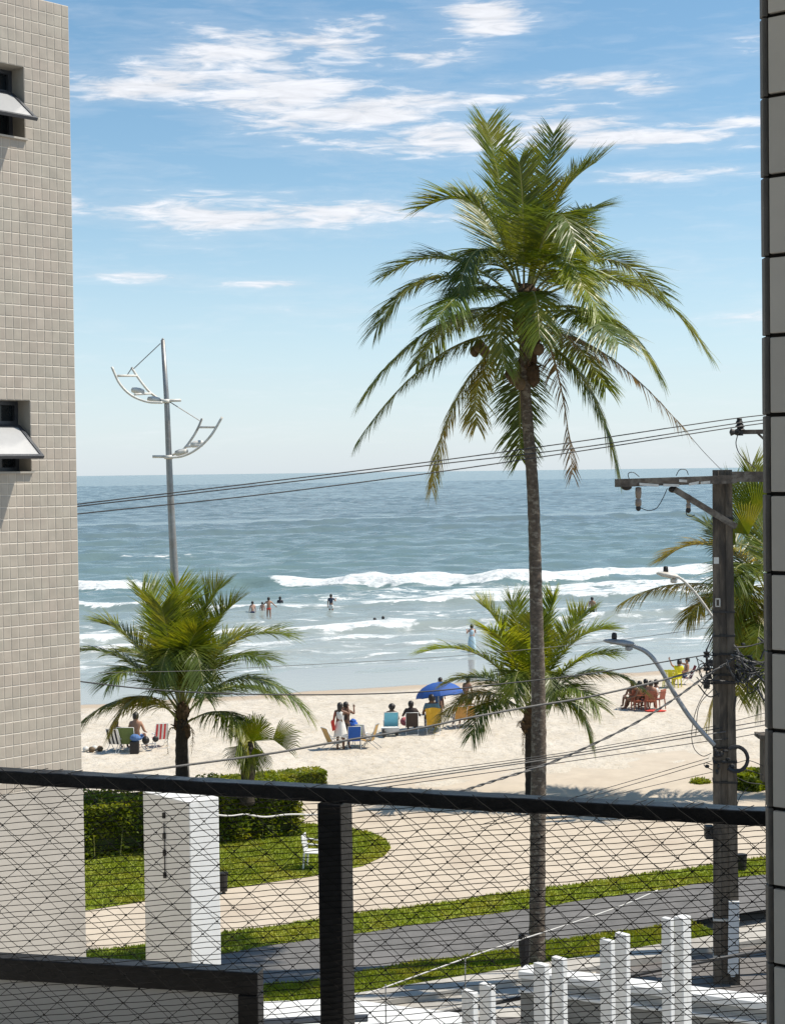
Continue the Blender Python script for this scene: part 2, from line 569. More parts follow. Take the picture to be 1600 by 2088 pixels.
def sea_material():
    m, nt, out = new_mat('sea_water')
    L = nt.links
    ge = nt.nodes.new('ShaderNodeNewGeometry')
    mp = nt.nodes.new('ShaderNodeMapping')
    mp.vector_type = 'POINT'
    mp.inputs['Rotation'].default_value = (0, 0, -math.atan2(S2.y, S2.x))
    L.new(ge.outputs['Position'], mp.inputs['Vector'])
    fo = N(nt, 'ShaderNodeAttribute', attribute_name='foam')
    sl = N(nt, 'ShaderNodeAttribute', attribute_name='shallow')
    sc1 = N(nt, 'ShaderNodeVectorMath', operation='MULTIPLY')
    sc1.inputs[1].default_value = (0.5, 1.0, 1.0)
    L.new(mp.outputs[0], sc1.inputs[0])
    fn = N(nt, 'ShaderNodeTexNoise', inp={'Scale': 0.9, 'Detail': 8.0, 'Roughness': 0.68, 'Distortion': 0.5})
    L.new(sc1.outputs[0], fn.inputs['Vector'])
    fv = math_n(nt, 'ADD', fo.outputs['Fac'], math_n(nt, 'MULTIPLY', math_n(nt, 'SUBTRACT', fn.outputs['Fac'], 0.5), 1.5))
    fm = N(nt, 'ShaderNodeMapRange', interpolation_type='SMOOTHSTEP', inp={'From Min': 0.40, 'From Max': 0.62})
    L.new(fv, fm.inputs['Value'])
    gate = N(nt, 'ShaderNodeMapRange', inp={'From Min': 0.02, 'From Max': 0.12})
    L.new(fo.outputs['Fac'], gate.inputs['Value'])
    fac = math_n(nt, 'MULTIPLY', fm.outputs[0], gate.outputs[0])
    # body colour: clear blue-green outside, sandy and turbid over the bank
    deep = (0.120, 0.165, 0.178)
    mid = (0.125, 0.188, 0.190)
    shal = (0.30, 0.325, 0.305)
    rmp = nt.nodes.new('ShaderNodeValToRGB')
    e = rmp.color_ramp.elements
    e[0].position = 0.0
    e[0].color = (*deep, 1)
    e[1].position = 1.0
    e[1].color = (*shal, 1)
    e2 = rmp.color_ramp.elements.new(0.45)
    e2.color = (*mid, 1)
    pn = N(nt, 'ShaderNodeTexNoise', inp={'Scale': 0.05, 'Detail': 5.0, 'Roughness': 0.6})
    L.new(sc1.outputs[0], pn.inputs['Vector'])
    sv = math_n(nt, 'ADD', sl.outputs['Fac'], math_n(nt, 'MULTIPLY', math_n(nt, 'SUBTRACT', pn.outputs['Fac'], 0.5), 0.35))
    L.new(sv, rmp.inputs[0])
    b = nt.nodes.new('ShaderNodeBsdfPrincipled')
    b.inputs['IOR'].default_value = 1.333
    b.inputs['Roughness'].default_value = 0.18
    L.new(rmp.outputs[0], b.inputs['Base Color'])
    # ripples at three sizes, drawn out along the crests
    def rip(scale, st_, det):
        s_ = N(nt, 'ShaderNodeVectorMath', operation='MULTIPLY')
        s_.inputs[1].default_value = st_
        L.new(mp.outputs[0], s_.inputs[0])
        n_ = N(nt, 'ShaderNodeTexNoise', inp={'Scale': scale, 'Detail': det, 'Roughness': 0.6, 'Distortion': 0.4})
        L.new(s_.outputs[0], n_.inputs['Vector'])
        return n_.outputs['Fac']
    h = math_n(nt, 'ADD', math_n(nt, 'MULTIPLY', rip(0.9, (0.45, 1, 1), 4), 0.45),
               math_n(nt, 'MULTIPLY', rip(0.16, (0.35, 1, 1), 5), 2.3))
    h = math_n(nt, 'ADD', h, math_n(nt, 'MULTIPLY', rip(0.02, (0.3, 1, 1), 5), 8.0))
    bp = N(nt, 'ShaderNodeBump', inp={'Strength': 0.55, 'Distance': 0.55})
    L.new(h, bp.inputs['Height'])
    L.new(bp.outputs[0], b.inputs['Normal'])
    fd = nt.nodes.new('ShaderNodeBsdfPrincipled')
    ft = N(nt, 'ShaderNodeTexNoise', inp={'Scale': 2.2, 'Detail': 7.0, 'Roughness': 0.7})
    L.new(sc1.outputs[0], ft.inputs['Vector'])
    fr_ = N(nt, 'ShaderNodeMapRange', inp={'From Min': 0.38, 'From Max': 0.6})
    L.new(ft.outputs['Fac'], fr_.inputs['Value'])
    L.new(mixc(nt, fr_.outputs[0], (0.50, 0.545, 0.55), (0.80, 0.805, 0.80)), fd.inputs['Base Color'])
    fd.inputs['Roughness'].default_value = 0.9
    fb = N(nt, 'ShaderNodeBump', inp={'Strength': 0.9, 'Distance': 0.6})
    L.new(fn.outputs['Fac'], fb.inputs['Height'])
    L.new(fb.outputs[0], fd.inputs['Normal'])
    ms = nt.nodes.new('ShaderNodeMixShader')
    L.new(fac, ms.inputs[0])
    L.new(b.outputs[0], ms.inputs[1])
    L.new(fd.outputs[0], ms.inputs[2])
    L.new(ms.outputs[0], out.inputs['Surface'])
    return m


def build_sea():
    T = np.arange(-45, 235, 0.6)
    Q = np.concatenate([np.arange(73, 150, 0.33), np.arange(150, 330, 0.8)])
    tt, qq = np.meshgrid(T, Q)
    h = np.zeros_like(tt)
    foam = np.zeros_like(tt)
    # swell coming straight in
    wob = 5 * (fbm(tt / 45, qq / 90, 3, 3) - .5) * 2
    h += 0.16 * np.sin((qq + wob * 1.6) * 2 * math.pi / 27 + 0.6) * smooth(140, 190, qq)
    h += 0.10 * np.sin((qq + wob) * 2 * math.pi / 11.5) * smooth(105, 170, qq) * (fbm(tt / 20, qq / 25, 9, 3) * 2 - .3)
    # wind chop
    CH = []
    for i in range(46):
        lam = random.uniform(1.6, 9)
        an = random.gauss(math.pi / 2, 0.5)
        CH.append((0.0068 * lam ** .85 * (0.55 + 0.9 * random.random()), 2 * math.pi / lam, an, random.uniform(0, 7)))
    chop = lambda t_, q_, w_, lo: sum(am * np.sin(k * (math.cos(an) * t_ + math.sin(an) * q_) + p + 1.5 * w_) for am, k, an, p in CH if 2 * math.pi / k > lo)
    h += chop(tt, qq, wob, 0) * 1.12 * (0.62 + 0.38 * smooth(95, 150, qq))

    def breaker(q0, amp, wf, wb, broke, white, back, seed, fr=0.55):
        """q0(t), amp(t); broke(t) 0..1 how far it has tumbled; white reach behind the crest"""
        nonlocal h, foam
        jag = (fbm(tt / 5.0, qq * 0, seed, 4) - .5) * 2
        c = q0 + jag * 1.1
        d = qq - c
        prof = np.where(d < 0, np.exp(-(d / wf) ** 2), np.exp(-(d / wb) ** 2))
        lump = 0.75 + 0.5 * fbm(tt / 2.2, qq / 2.2, seed + 5, 3)
        h += amp * prof * (1 + (lump - 1) * broke)
        front = smooth(-wf * (fr + .45), -wf * (fr - .15), d + wf * .55 * (fbm(tt / 1.9, qq * 0, seed + 13, 3) - .5))
        bk = 1 - smooth(0.2, back, d)
        foam = np.maximum(foam, broke * white * front * bk * (0.52 + 0.75 * (fbm(tt / 1.3, qq / .9, seed + 9, 4) - .35) + .22 * np.exp(-(d / (.9 * wf)) ** 2)))

    def prof_t(pts):
        x, y = zip(*pts)
        return np.interp(tt, x, y)

    # far unbroken swells
    breaker(prof_t([(-45, 232), (26, 228.5), (66, 229), (235, 236)]), prof_t([(-45, .8), (36, .9), (52, .55), (80, .35), (235, .4)]), 2.2, 5, prof_t([(-45, 0), (235, 0)]), 0, 3, 21)
    breaker(prof_t([(-45, 206), (235, 214)]), prof_t([(-45, .3), (60, .45), (90, .55), (235, .4)]), 2.0, 5, prof_t([(-45, 0), (235, 0)]), 0, 3, 22)
    breaker(prof_t([(-45, 192), (24, 190), (41, 186), (75, 189), (235, 192)]), prof_t([(-45, .4), (30, .6), (55, .5), (90, .35), (235, .4)]), 1.7, 4.5,
            prof_t([(-45, 0), (22, .15), (28, .8), (34, .75), (40, 0), (235, 0)]), .72, 2.5, 23)
    breaker(prof_t([(-45, 168), (40, 165), (235, 168)]), prof_t([(-45, .25), (60, .3), (90, .4), (235, .3)]), 1.6, 4.5, prof_t([(-45, 0), (235, 0)]), .6, 2, 24)
    for q0_, a_, sd_ in ((262, .55, 25), (300, .6, 26), (176, .3, 27), (155, .25, 28)):
        breaker(q0_ + 2.5 * np.sin(tt / 40 + sd_), a_ * (.6 + .8 * fbm(tt / 30, qq * 0, sd_ + 40, 2)), 2.0, 5, tt * 0, 0, 3, sd_)
    # A: the main breaker
    breaker(prof_t([(-45, 150), (10, 143), (24, 140), (33, 137), (43, 133.5), (57, 131.5), (74, 134), (100, 139), (235, 150)]),
            prof_t([(-45, .8), (16, .75), (22, .6), (29, .85), (36, 1.0), (60, .95), (80, .8), (235, .8)]), 1.3, 4.2,
            prof_t([(-45, .9), (8, .9), (18, .95), (21, .9), (24, .12), (32.0, .1), (33.5, 1), (100, 1), (120, .3), (150, .9), (235, .9)]), 1.15,
            prof_t([(-45, 5), (20, 5), (33, 4), (40, 9), (60, 11), (235, 9)]), 31, 1.15)
    # wash drifting between A and B
    w = smooth(112, 116, qq) * (1 - smooth(127, 133, qq)) * prof_t([(-45, .30), (20, .22), (30, .16), (36, .52), (60, .62), (100, .55), (235, .5)])
    foam = np.maximum(foam, w * (0.55 + 0.75 * fbm(tt / 7, qq / 1.6, 71, 4)))
    # B
    breaker(prof_t([(-45, 126), (14, 121.5), (24, 115.6), (33, 113.4), (48, 112.8), (64, 112), (235, 118)]),
            prof_t([(-45, .4), (12, .5), (20, .4), (28, .42), (33, .2), (36, .5), (64, .42), (235, .4)]), 0.9, 3.0,
            prof_t([(-45, .8), (12, .9), (18, .9), (20, .3), (23, .85), (31, .75), (33, .1), (35, .95), (75, .95), (235, .7)]), 1.0,
            prof_t([(-45, 3), (30, 2.4), (36, 3.5), (60, 6), (235, 4)]), 41)
    # C
    breaker(prof_t([(-45, 99), (24, 96.8), (38, 97.2), (55, 97.4), (235, 101)]),
            prof_t([(-45, .2), (20, .3), (32, .36), (38, .5), (44, .45), (60, .42), (235, .3)]), 0.75, 2.2,
            prof_t([(-45, .5), (10, .8), (22, .9), (32.5, .95), (34.5, .1), (42, .08), (43.5, .9), (46, .9), (48, .15), (51, .2), (53, .8), (62, .8), (235, .5)]), 1.0, 2.6, 51)
    # D
    breaker(prof_t([(-45, 93), (23, 91.1), (30, 91), (235, 94)]), prof_t([(-45, .2), (22, .2), (30, .2), (34, .05), (44, .15), (235, .2)]), 0.6, 1.6,
            prof_t([(-45, .7), (15, .75), (29, .8), (32, .2), (38, .7), (48, .4), (60, .5), (235, .5)]), .95, 1.6, 61)
    # last swash lines
    for q0, sd, wt in ((104.5, 84, .8), (88.6, 85, .8), (87.0, 81, .75), (85.0, 86, .7), (83.4, 82, .95), (81.6, 87, .8), (79.8, 83, .8)):
        breaker(prof_t([(-45, q0 - 1), (20, q0), (45, q0 + .3), (235, q0 + 2)]) + 1.3 * (fbm(tt / 16, qq * 0, sd + 3, 2) - .5), prof_t([(-45, .07), (235, .07)]), 0.35, 0.9,
                0.35 + 0.9 * (fbm(tt / 9, qq * 0, sd + 1, 3) - .3), wt, 1.3, sd)
    # lacy residue on the inner water
    lace = smooth(80, 84, qq) * (1 - smooth(104, 130, qq)) * 0.55 * (fbm(tt / 6, qq / 1.2, 91, 4) + .1)
    foam = np.maximum(foam, lace)
    fade = smooth(74, 86, qq)
    Z = SEA_Z + h * (0.12 + 0.88 * fade) + (1 - fade) * 0.05 * (fbm(tt / 14, qq / 30, 97, 3) - .5)
    edge = 1 - smooth(300, 329, qq)
    Z = SEA_Z + (Z - SEA_Z) * edge
    shallow = np.clip(1.0 - smooth(76, 150, qq) * 0.62 - smooth(140, 330, qq) * 0.34, 0, 1)
    mat = sea_material()
    sea = struct(grid_obj('sea', T, Q, Z, (S2, Q2), mat, {'foam': foam, 'shallow': shallow}))
    # open water out to the horizon, joined to the same sea
    mb = MB()
    inner = [sh(-45, 329.2, SEA_Z), sh(234.6, 329.2, SEA_Z)]
    rows = [329.2, 1497, 2500, 6000, 20000, 70000]
    far = MB()
    Tm = np.concatenate([np.arange(-420, -46, 4), np.arange(-46, 236, 1.5), np.arange(238, 1100, 4)])
    Qm = np.concatenate([np.arange(329.2, 600, 1.5), np.arange(600, 1500, 3)])
    tm, qm = np.meshgrid(Tm, Qm)
    wm = 5 * (fbm(tm / 45, qm / 90, 3, 3) - .5) * 2
    hm = 0.16 * np.sin((qm + wm * 1.6) * 2 * math.pi / 27 + 0.6) + 0.10 * np.sin((qm + wm) * 2 * math.pi / 11.5) * (fbm(tm / 20, qm / 25, 9, 3) * 2 - .3) + chop(tm, qm, wm, 3.0) * 1.15
    Zm = SEA_Z + hm * smooth(329, 352, qm)
    struct(grid_obj('offshore_water', Tm, Qm, Zm, (S2, Q2), mat, {'foam': tm * 0, 'shallow': np.clip(1.0 - .62 - smooth(140, 330, qm) * 0.34, 0, 1)}))
    tl = [-70000, -6000, -420, 1098, 6000, 70000]
    for i in range(len(rows) - 1):
        for j in range(len(tl) - 1):
            if i == 0 and j == 2:
                continue
            far.add([sh(tl[j], rows[i], SEA_Z), sh(tl[j + 1], rows[i], SEA_Z), sh(tl[j + 1], rows[i + 1], SEA_Z), sh(tl[j], rows[i + 1], SEA_Z)], [(0, 1, 2, 3)])
    nr = [75, 100, 140, 200, 329.2]
    for i in range(4):
        for (a, b) in ((-70000, -6000), (-6000, -900), (-900, -300), (-300, -45.0), (235, 500), (500, 1200), (1200, 6000), (6000, 70000)):
            far.add([sh(a, nr[i], SEA_Z), sh(b, nr[i], SEA_Z), sh(b, nr[i + 1], SEA_Z), sh(a, nr[i + 1], SEA_Z)], [(0, 1, 2, 3)])
    o = far.build('open_water', mat, None, True)
    n = len(o.data.vertices)
    co = np.zeros(n * 3, dtype=np.float32)
    o.data.vertices.foreach_get('co', co)
    co = co.reshape(-1, 3) + np.array(o.location)
    q = co[:, 0] * Q2.x + co[:, 1] * Q2.y
    a = o.data.attributes.new('shallow', 'FLOAT', 'POINT')
    a.data.foreach_set('value', np.clip(1.0 - smooth(76, 150, q) * 0.62 - smooth(140, 330, q) * 0.34, 0, 1).astype(np.float32))
    struct(o)


build_sea()


def sand_z(tt, qq2):
    z = -0.40 * smooth(58, 79.0, qq2) - 0.03 * np.clip(qq2 - 79, 0, 50)
    return z


def build_sand():
    m, nt, out = new_mat('beach_sand')
    L = nt.links
    ge = nt.nodes.new('ShaderNodeNewGeometry')
    wet = N(nt, 'ShaderNodeAttribute', attribute_name='wet')
    b = nt.nodes.new('ShaderNodeBsdfPrincipled')
    n1 = N(nt, 'ShaderNodeTexNoise', inp={'Scale': 0.35, 'Detail': 7.0, 'Roughness': 0.65})
    L.new(ge.outputs['Position'], n1.inputs['Vector'])
    n2 = N(nt, 'ShaderNodeTexNoise', inp={'Scale': 3.0, 'Detail': 6.0, 'Roughness': 0.7})
    L.new(ge.outputs['Position'], n2.inputs['Vector'])
    f1 = N(nt, 'ShaderNodeMapRange', inp={'From Min': 0.35, 'From Max': 0.65})
    L.new(n1.outputs['Fac'], f1.inputs['Value'])
    f2 = N(nt, 'ShaderNodeMapRange', inp={'From Min': 0.52, 'From Max': 0.70, 'To Max': 0.75})
    L.new(n2.outputs['Fac'], f2.inputs['Value'])
    c = mixc(nt, f1.outputs[0], (0.485, 0.430, 0.352), (0.565, 0.512, 0.435))
    c = mixc(nt, f2.outputs[0], c, (0.40, 0.325, 0.225))
    wn_ = math_n(nt, 'ADD', wet.outputs['Fac'], math_n(nt, 'MULTIPLY', math_n(nt, 'SUBTRACT', n1.outputs['Fac'], 0.5), 0.22))
    damp = N(nt, 'ShaderNodeMapRange', interpolation_type='SMOOTHSTEP', inp={'From Min': 0.12, 'From Max': 0.30})
    L.new(wn_, damp.inputs['Value'])
    film = N(nt, 'ShaderNodeMapRange', interpolation_type='SMOOTHSTEP', inp={'From Min': 0.36, 'From Max': 0.46})
    L.new(wn_, film.inputs['Value'])
    c = mixc(nt, damp.outputs[0], c, (0.40, 0.325, 0.245))
    c = mixc(nt, film.outputs[0], c, (0.30, 0.26, 0.215))
    L.new(c, b.inputs['Base Color'])
    ro = N(nt, 'ShaderNodeMapRange', inp={'To Min': 0.9, 'To Max': 0.07})
    L.new(film.outputs[0], ro.inputs['Value'])
    L.new(ro.outputs[0], b.inputs['Roughness'])
    co = N(nt, 'ShaderNodeMapRange', inp={'To Min': 0.2, 'To Max': 0.9})
    L.new(film.outputs[0], co.inputs['Value'])
    L.new(co.outputs[0], b.inputs['Specular IOR Level'])
    # trampled surface
    st_ = N(nt, 'ShaderNodeVectorMath', operation='MULTIPLY')
    st_.inputs[1].default_value = (1, 1, 1)
    L.new(ge.outputs['Position'], st_.inputs[0])
    vo = N(nt, 'ShaderNodeTexVoronoi', inp={'Scale': 1.9, 'Randomness': 1.0})
    vo.feature = 'SMOOTH_F1'
    L.new(st_.outputs[0], vo.inputs['Vector'])
    n3 = N(nt, 'ShaderNodeTexNoise', inp={'Scale': 1.1, 'Detail': 5.0, 'Roughness': 0.6})
    L.new(ge.outputs['Position'], n3.inputs['Vector'])
    hh = math_n(nt, 'ADD', math_n(nt, 'MULTIPLY', vo.outputs['Distance'], 0.5), math_n(nt, 'MULTIPLY', n3.outputs['Fac'], 1.1))
    hh = math_n(nt, 'ADD', hh, math_n(nt, 'MULTIPLY', n2.outputs['Fac'], 0.6))
    hh = math_n(nt, 'MULTIPLY', hh, math_n(nt, 'SUBTRACT', 1.0, math_n(nt, 'MULTIPLY', damp.outputs[0], 0.97)))
    bp = N(nt, 'ShaderNodeBump', inp={'Strength': 0.75, 'Distance': 0.20})
    L.new(hh, bp.inputs['Height'])
    L.new(bp.outputs[0], b.inputs['Normal'])
    L.new(b.outputs[0], out.inputs['Surface'])
    T = np.concatenate([[-3000, -600, -160], np.arange(-70, 190, 0.5), [260, 600, 3000]])
    Q = np.concatenate([np.arange(38, 62, 0.4), np.arange(62, 92, 0.5), [110, 160]])
    tt, qq = np.meshgrid(T, Q)
    dry = 1 - smooth(60, 66, qq)
    Z = sand_z(tt, qq) + dry * (0.10 * (fbm(tt / 3.2, qq / 3.2, 5, 4) - .5) + 0.05 * (fbm(tt / .9, qq / .9, 15, 2) - .5)) - 0.005
    Z += (1 - dry) * 0.03 * (fbm(tt / 18, qq / 10, 55, 2) - .5)
    lim = smooth(44, 47, qq)
    Z = -0.02 + (Z + 0.02) * lim
    wet = np.interp(qq + 1.5 * (fbm(tt / 22, qq / 60, 33, 3) - .5), [60, 67.2, 69.0, 71, 140], [0, 0.1, 0.33, 0.62, 1.0])
    struct(grid_obj('beach_sand', T, Q, Z, (S2, Q2), m, {'wet': wet}))


build_sand()


def strip(name, q0, q1, z, mat, t0=-90, t1=160, thick=None):
    mb = MB()
    n = 25
    P = []
    for i in range(n + 1):
        t = t0 + (t1 - t0) * i / n
        P += [st(t, q0, z), st(t, q1, z)]
    mb.add(P, [(2 * i, 2 * i + 2, 2 * i + 3, 2 * i + 1) for i in range(n)])
    if thick:
        for q in (q0, q1):
            P = []
            for i in range(n + 1):
                t = t0 + (t1 - t0) * i / n
                P += [st(t, q, z), st(t, q, z - thick)]
            mb.add(P, [(2 * i, 2 * i + 1, 2 * i + 3, 2 * i + 2) for i in range(n)])
    o = mb.build(name, mat)
    struct(o)
    return o


mb = MB()
mb.add([(-3000, -3000, -.30), (3000, -3000, -.30), (3000, 0, -.30), (-3000, 0, -.30)], [(0, 1, 2, 3)])
mb.add([st(-3000, -20, -.31), st(3000, -20, -.31), st(3000, 52, -.31), st(-3000, 52, -.31)], [(0, 1, 2, 3)])
struct(mb.build('ground', M['concrete']))
strip('street', 17.0, 23.8, -0.13, M['street'])
strip('sidewalk', 23.8, 26.2, -0.03, M['street'], thick=.12)
strip('kerb', 26.2, 26.84, 0.10, M['concrete'], thick=.3)
strip('cycle_path', 28.15, 30.62, 0.012, M['asphalt'])
strip('promenade', 31.9, 45.5, 0.0, M['promenade'], thick=.3)


def lawn_poly(name, pts, z):
    mb = MB()
    mb.add([st(t, q, z) for t, q in pts], [tuple(range(len(pts)))])
    o = mb.build(name, M['grass_base'])
    struct(o)
    return o


def rag(q, amp, t, seed):
    return q + amp * math.sin(t * 1.7 + seed) * .5 + amp * math.sin(t * 4.1 + seed * 2.3) * .5


def grass_strip_pts(q0, q1, seed, a0=.07, a1=.07, t0=-60, t1=110):
    n = 240
    A = [(t0 + (t1 - t0) * i / n) for i in range(n + 1)]
    return [(t, rag(q0, a0, t, seed)) for t in A] + [(t, rag(q1, a1, t, seed + 3)) for t in reversed(A)]


G1 = grass_strip_pts(30.62, 31.93, 1.0)
G2 = grass_strip_pts(26.82, 28.17, 2.0, .02, .09, -60, 19.6)
LAWN = [(-40, 35.0), (7.8, 35.0), (11, 35.3), (13.5, 35.45), (15.0, 35.8), (15.9, 36.5), (16.4, 37.2), (16.65, 38.1), (16.6, 39.0), (16.3, 39.8), (15.7, 40.6),
        (14.6, 41.5), (13, 42.6), (8, 43.6), (-40, 44.0)]
lawn_poly('grass_verge', G1, 0.016)
lawn_poly('grass_verge', G2, 0.016)
lawn_poly('lawn', LAWN, 0.016)


def inpoly(P, x, y):
    r = False
    j = len(P) - 1
    for i in range(len(P)):
        if (P[i][1] > y) != (P[j][1] > y) and x < (P[j][0] - P[i][0]) * (y - P[i][1]) / (P[j][1] - P[i][1]) + P[i][0]:
            r = not r
        j = i
    return r


def grass(name, n, t0, t1, q0, q1, test, hmin=.03, hmax=.075):
    ts = rng.uniform(t0, t1, n)
    qs = rng.uniform(q0, q1, n)
    V, Fc = [], []
    for t, q in zip(ts, qs):
        if not test(t, q):
            continue
        p = st(t, q, 0.014)
        a = random.uniform(0, 6.28)
        hh = random.uniform(hmin, hmax)
        w = Vector((math.cos(a), math.sin(a), 0)) * random.uniform(.012, .03)
        ln = Vector((random.uniform(-.04, .04), random.uniform(-.04, .04), hh))
        k = len(V)
        V += [tuple(p - w), tuple(p + w), tuple(p + ln)]
        Fc.append((k, k + 1, k + 2))
    me = bpy.data.meshes.new(name)
    me.from_pydata(V, [], Fc)
    me.materials.append(M['grass_blade'])
    o = bpy.data.objects.new(name, me)
    COL.objects.link(o)
    o['label'] = 'short green mown grass'
    stuff(o)
    return o


grass('grass', 26000, 5, 30, 30.5, 32.0, lambda t, q: rag(30.62, .09, t, 1.0) - .03 < q < rag(31.93, .09, t, 4.0) + .03)
grass('grass', 26000, 8, 19.6, 26.8, 28.3, lambda t, q: q < rag(28.17, .12, t, 5.0) + .03)
grass('grass', 60000, 4, 17, 34.9, 41.6, lambda t, q: inpoly(LAWN, t, q))

# ================================================================== TILED BUILDING ON THE LEFT
FA = R(44.4)
FE = Vector((math.sin(FA), math.cos(FA), 0))          # along the facade, away from the viewer
FN = Vector((math.cos(FA), -math.sin(FA), 0))         # outward normal
FC = at(157.8, 1061, 13.4)
FC.z = 0


def fa(u, z, o=0.0):
    """point on the facade: u metres back from the far corner, z height, o outward"""
    return FC - FE * u + FN * o + Vector((0, 0, z))


TILE_C = (0.365, 0.322, 0.270)
FCTOP = at(133.5, 12, 13.4).z


def tile_mat(name, c, rnd_):
    m, nt, out = new_mat(name)
    L = nt.links
    b = nt.nodes.new('ShaderNodeBsdfPrincipled')
    b.inputs['Roughness'].default_value = 0.42
    ge = nt.nodes.new('ShaderNodeNewGeometry')
    n1 = N(nt, 'ShaderNodeTexNoise', inp={'Scale': 2.6, 'Detail': 4.0})
    L.new(ge.outputs['Position'], n1.inputs['Vector'])
    f1 = N(nt, 'ShaderNodeMapRange', inp={'From Min': .35, 'From Max': .65})
    L.new(n1.outputs['Fac'], f1.inputs['Value'])
    n2 = N(nt, 'ShaderNodeTexNoise', inp={'Scale': 9.0, 'Detail': 3.0})
    L.new(ge.outputs['Position'], n2.inputs['Vector'])
    f2 = N(nt, 'ShaderNodeMapRange', inp={'From Min': .35, 'From Max': .65, 'To Min': .93, 'To Max': 1.07})
    L.new(n2.outputs['Fac'], f2.inputs['Value'])
    cc = mixc(nt, f1.outputs[0], (c[0] * 1.02, c[1] * .99, c[2] * .98), (c[0] * .985, c[1] * 1.0, c[2] * .985))
    h = nt.nodes.new('ShaderNodeHueSaturation')
    at_ = N(nt, 'ShaderNodeAttribute', attribute_name='tone')
    oi = nt.nodes.new('ShaderNodeObjectInfo')
    rn = math_n(nt, 'ADD', at_.outputs['Fac'], oi.outputs['Random'] if rnd_ else 0.0)
    mr = N(nt, 'ShaderNodeMapRange', inp={'To Min': .95, 'To Max': 1.05})
    L.new(rn, mr.inputs['Value'])
    L.new(math_n(nt, 'MULTIPLY', mr.outputs[0], f2.outputs[0]), h.inputs['Value'])
    L.new(cc, h.inputs['Color'])
    L.new(h.outputs[0], b.inputs['Base Color'])
    L.new(b.outputs[0], out.inputs['Surface'])
    return m


M['tile_one'] = tile_mat('beige_mosaic_tile', TILE_C, True)
M['tile_many'] = tile_mat('beige_mosaic_tiles', TILE_C, False)
M['grout'] = pmat('pale_grout', (0.56, 0.51, 0.44), rough=0.9, var=0.15, scale=4, coord='World')
M['plaster'] = pmat('beige_wall_plaster', (0.44, 0.40, 0.35), rough=0.9, var=0.06, scale=2, col2=(0.33, 0.30, 0.26), c2scale=0.9, c2amt=.55, coord='World', bump=.1, bscale=30)
M['reveal'] = pmat('window_reveal_plaster', (0.30, 0.275, 0.23), rough=0.8, var=0.08, coord='World')
M['dark_glass'] = pmat('dark_window_glass', (0.012, 0.016, 0.02), rough=0.08)
M['alu_dark'] = pmat('dark_grey_window_frame', (0.05, 0.055, 0.065), rough=0.4, metal=0.3)
M['frosted'] = pmat('frosted_window_pane', (0.40, 0.40, 0.40), rough=0.15, var=0.08, scale=3)  # frosted glass; the pale colour also carries the reflected sky


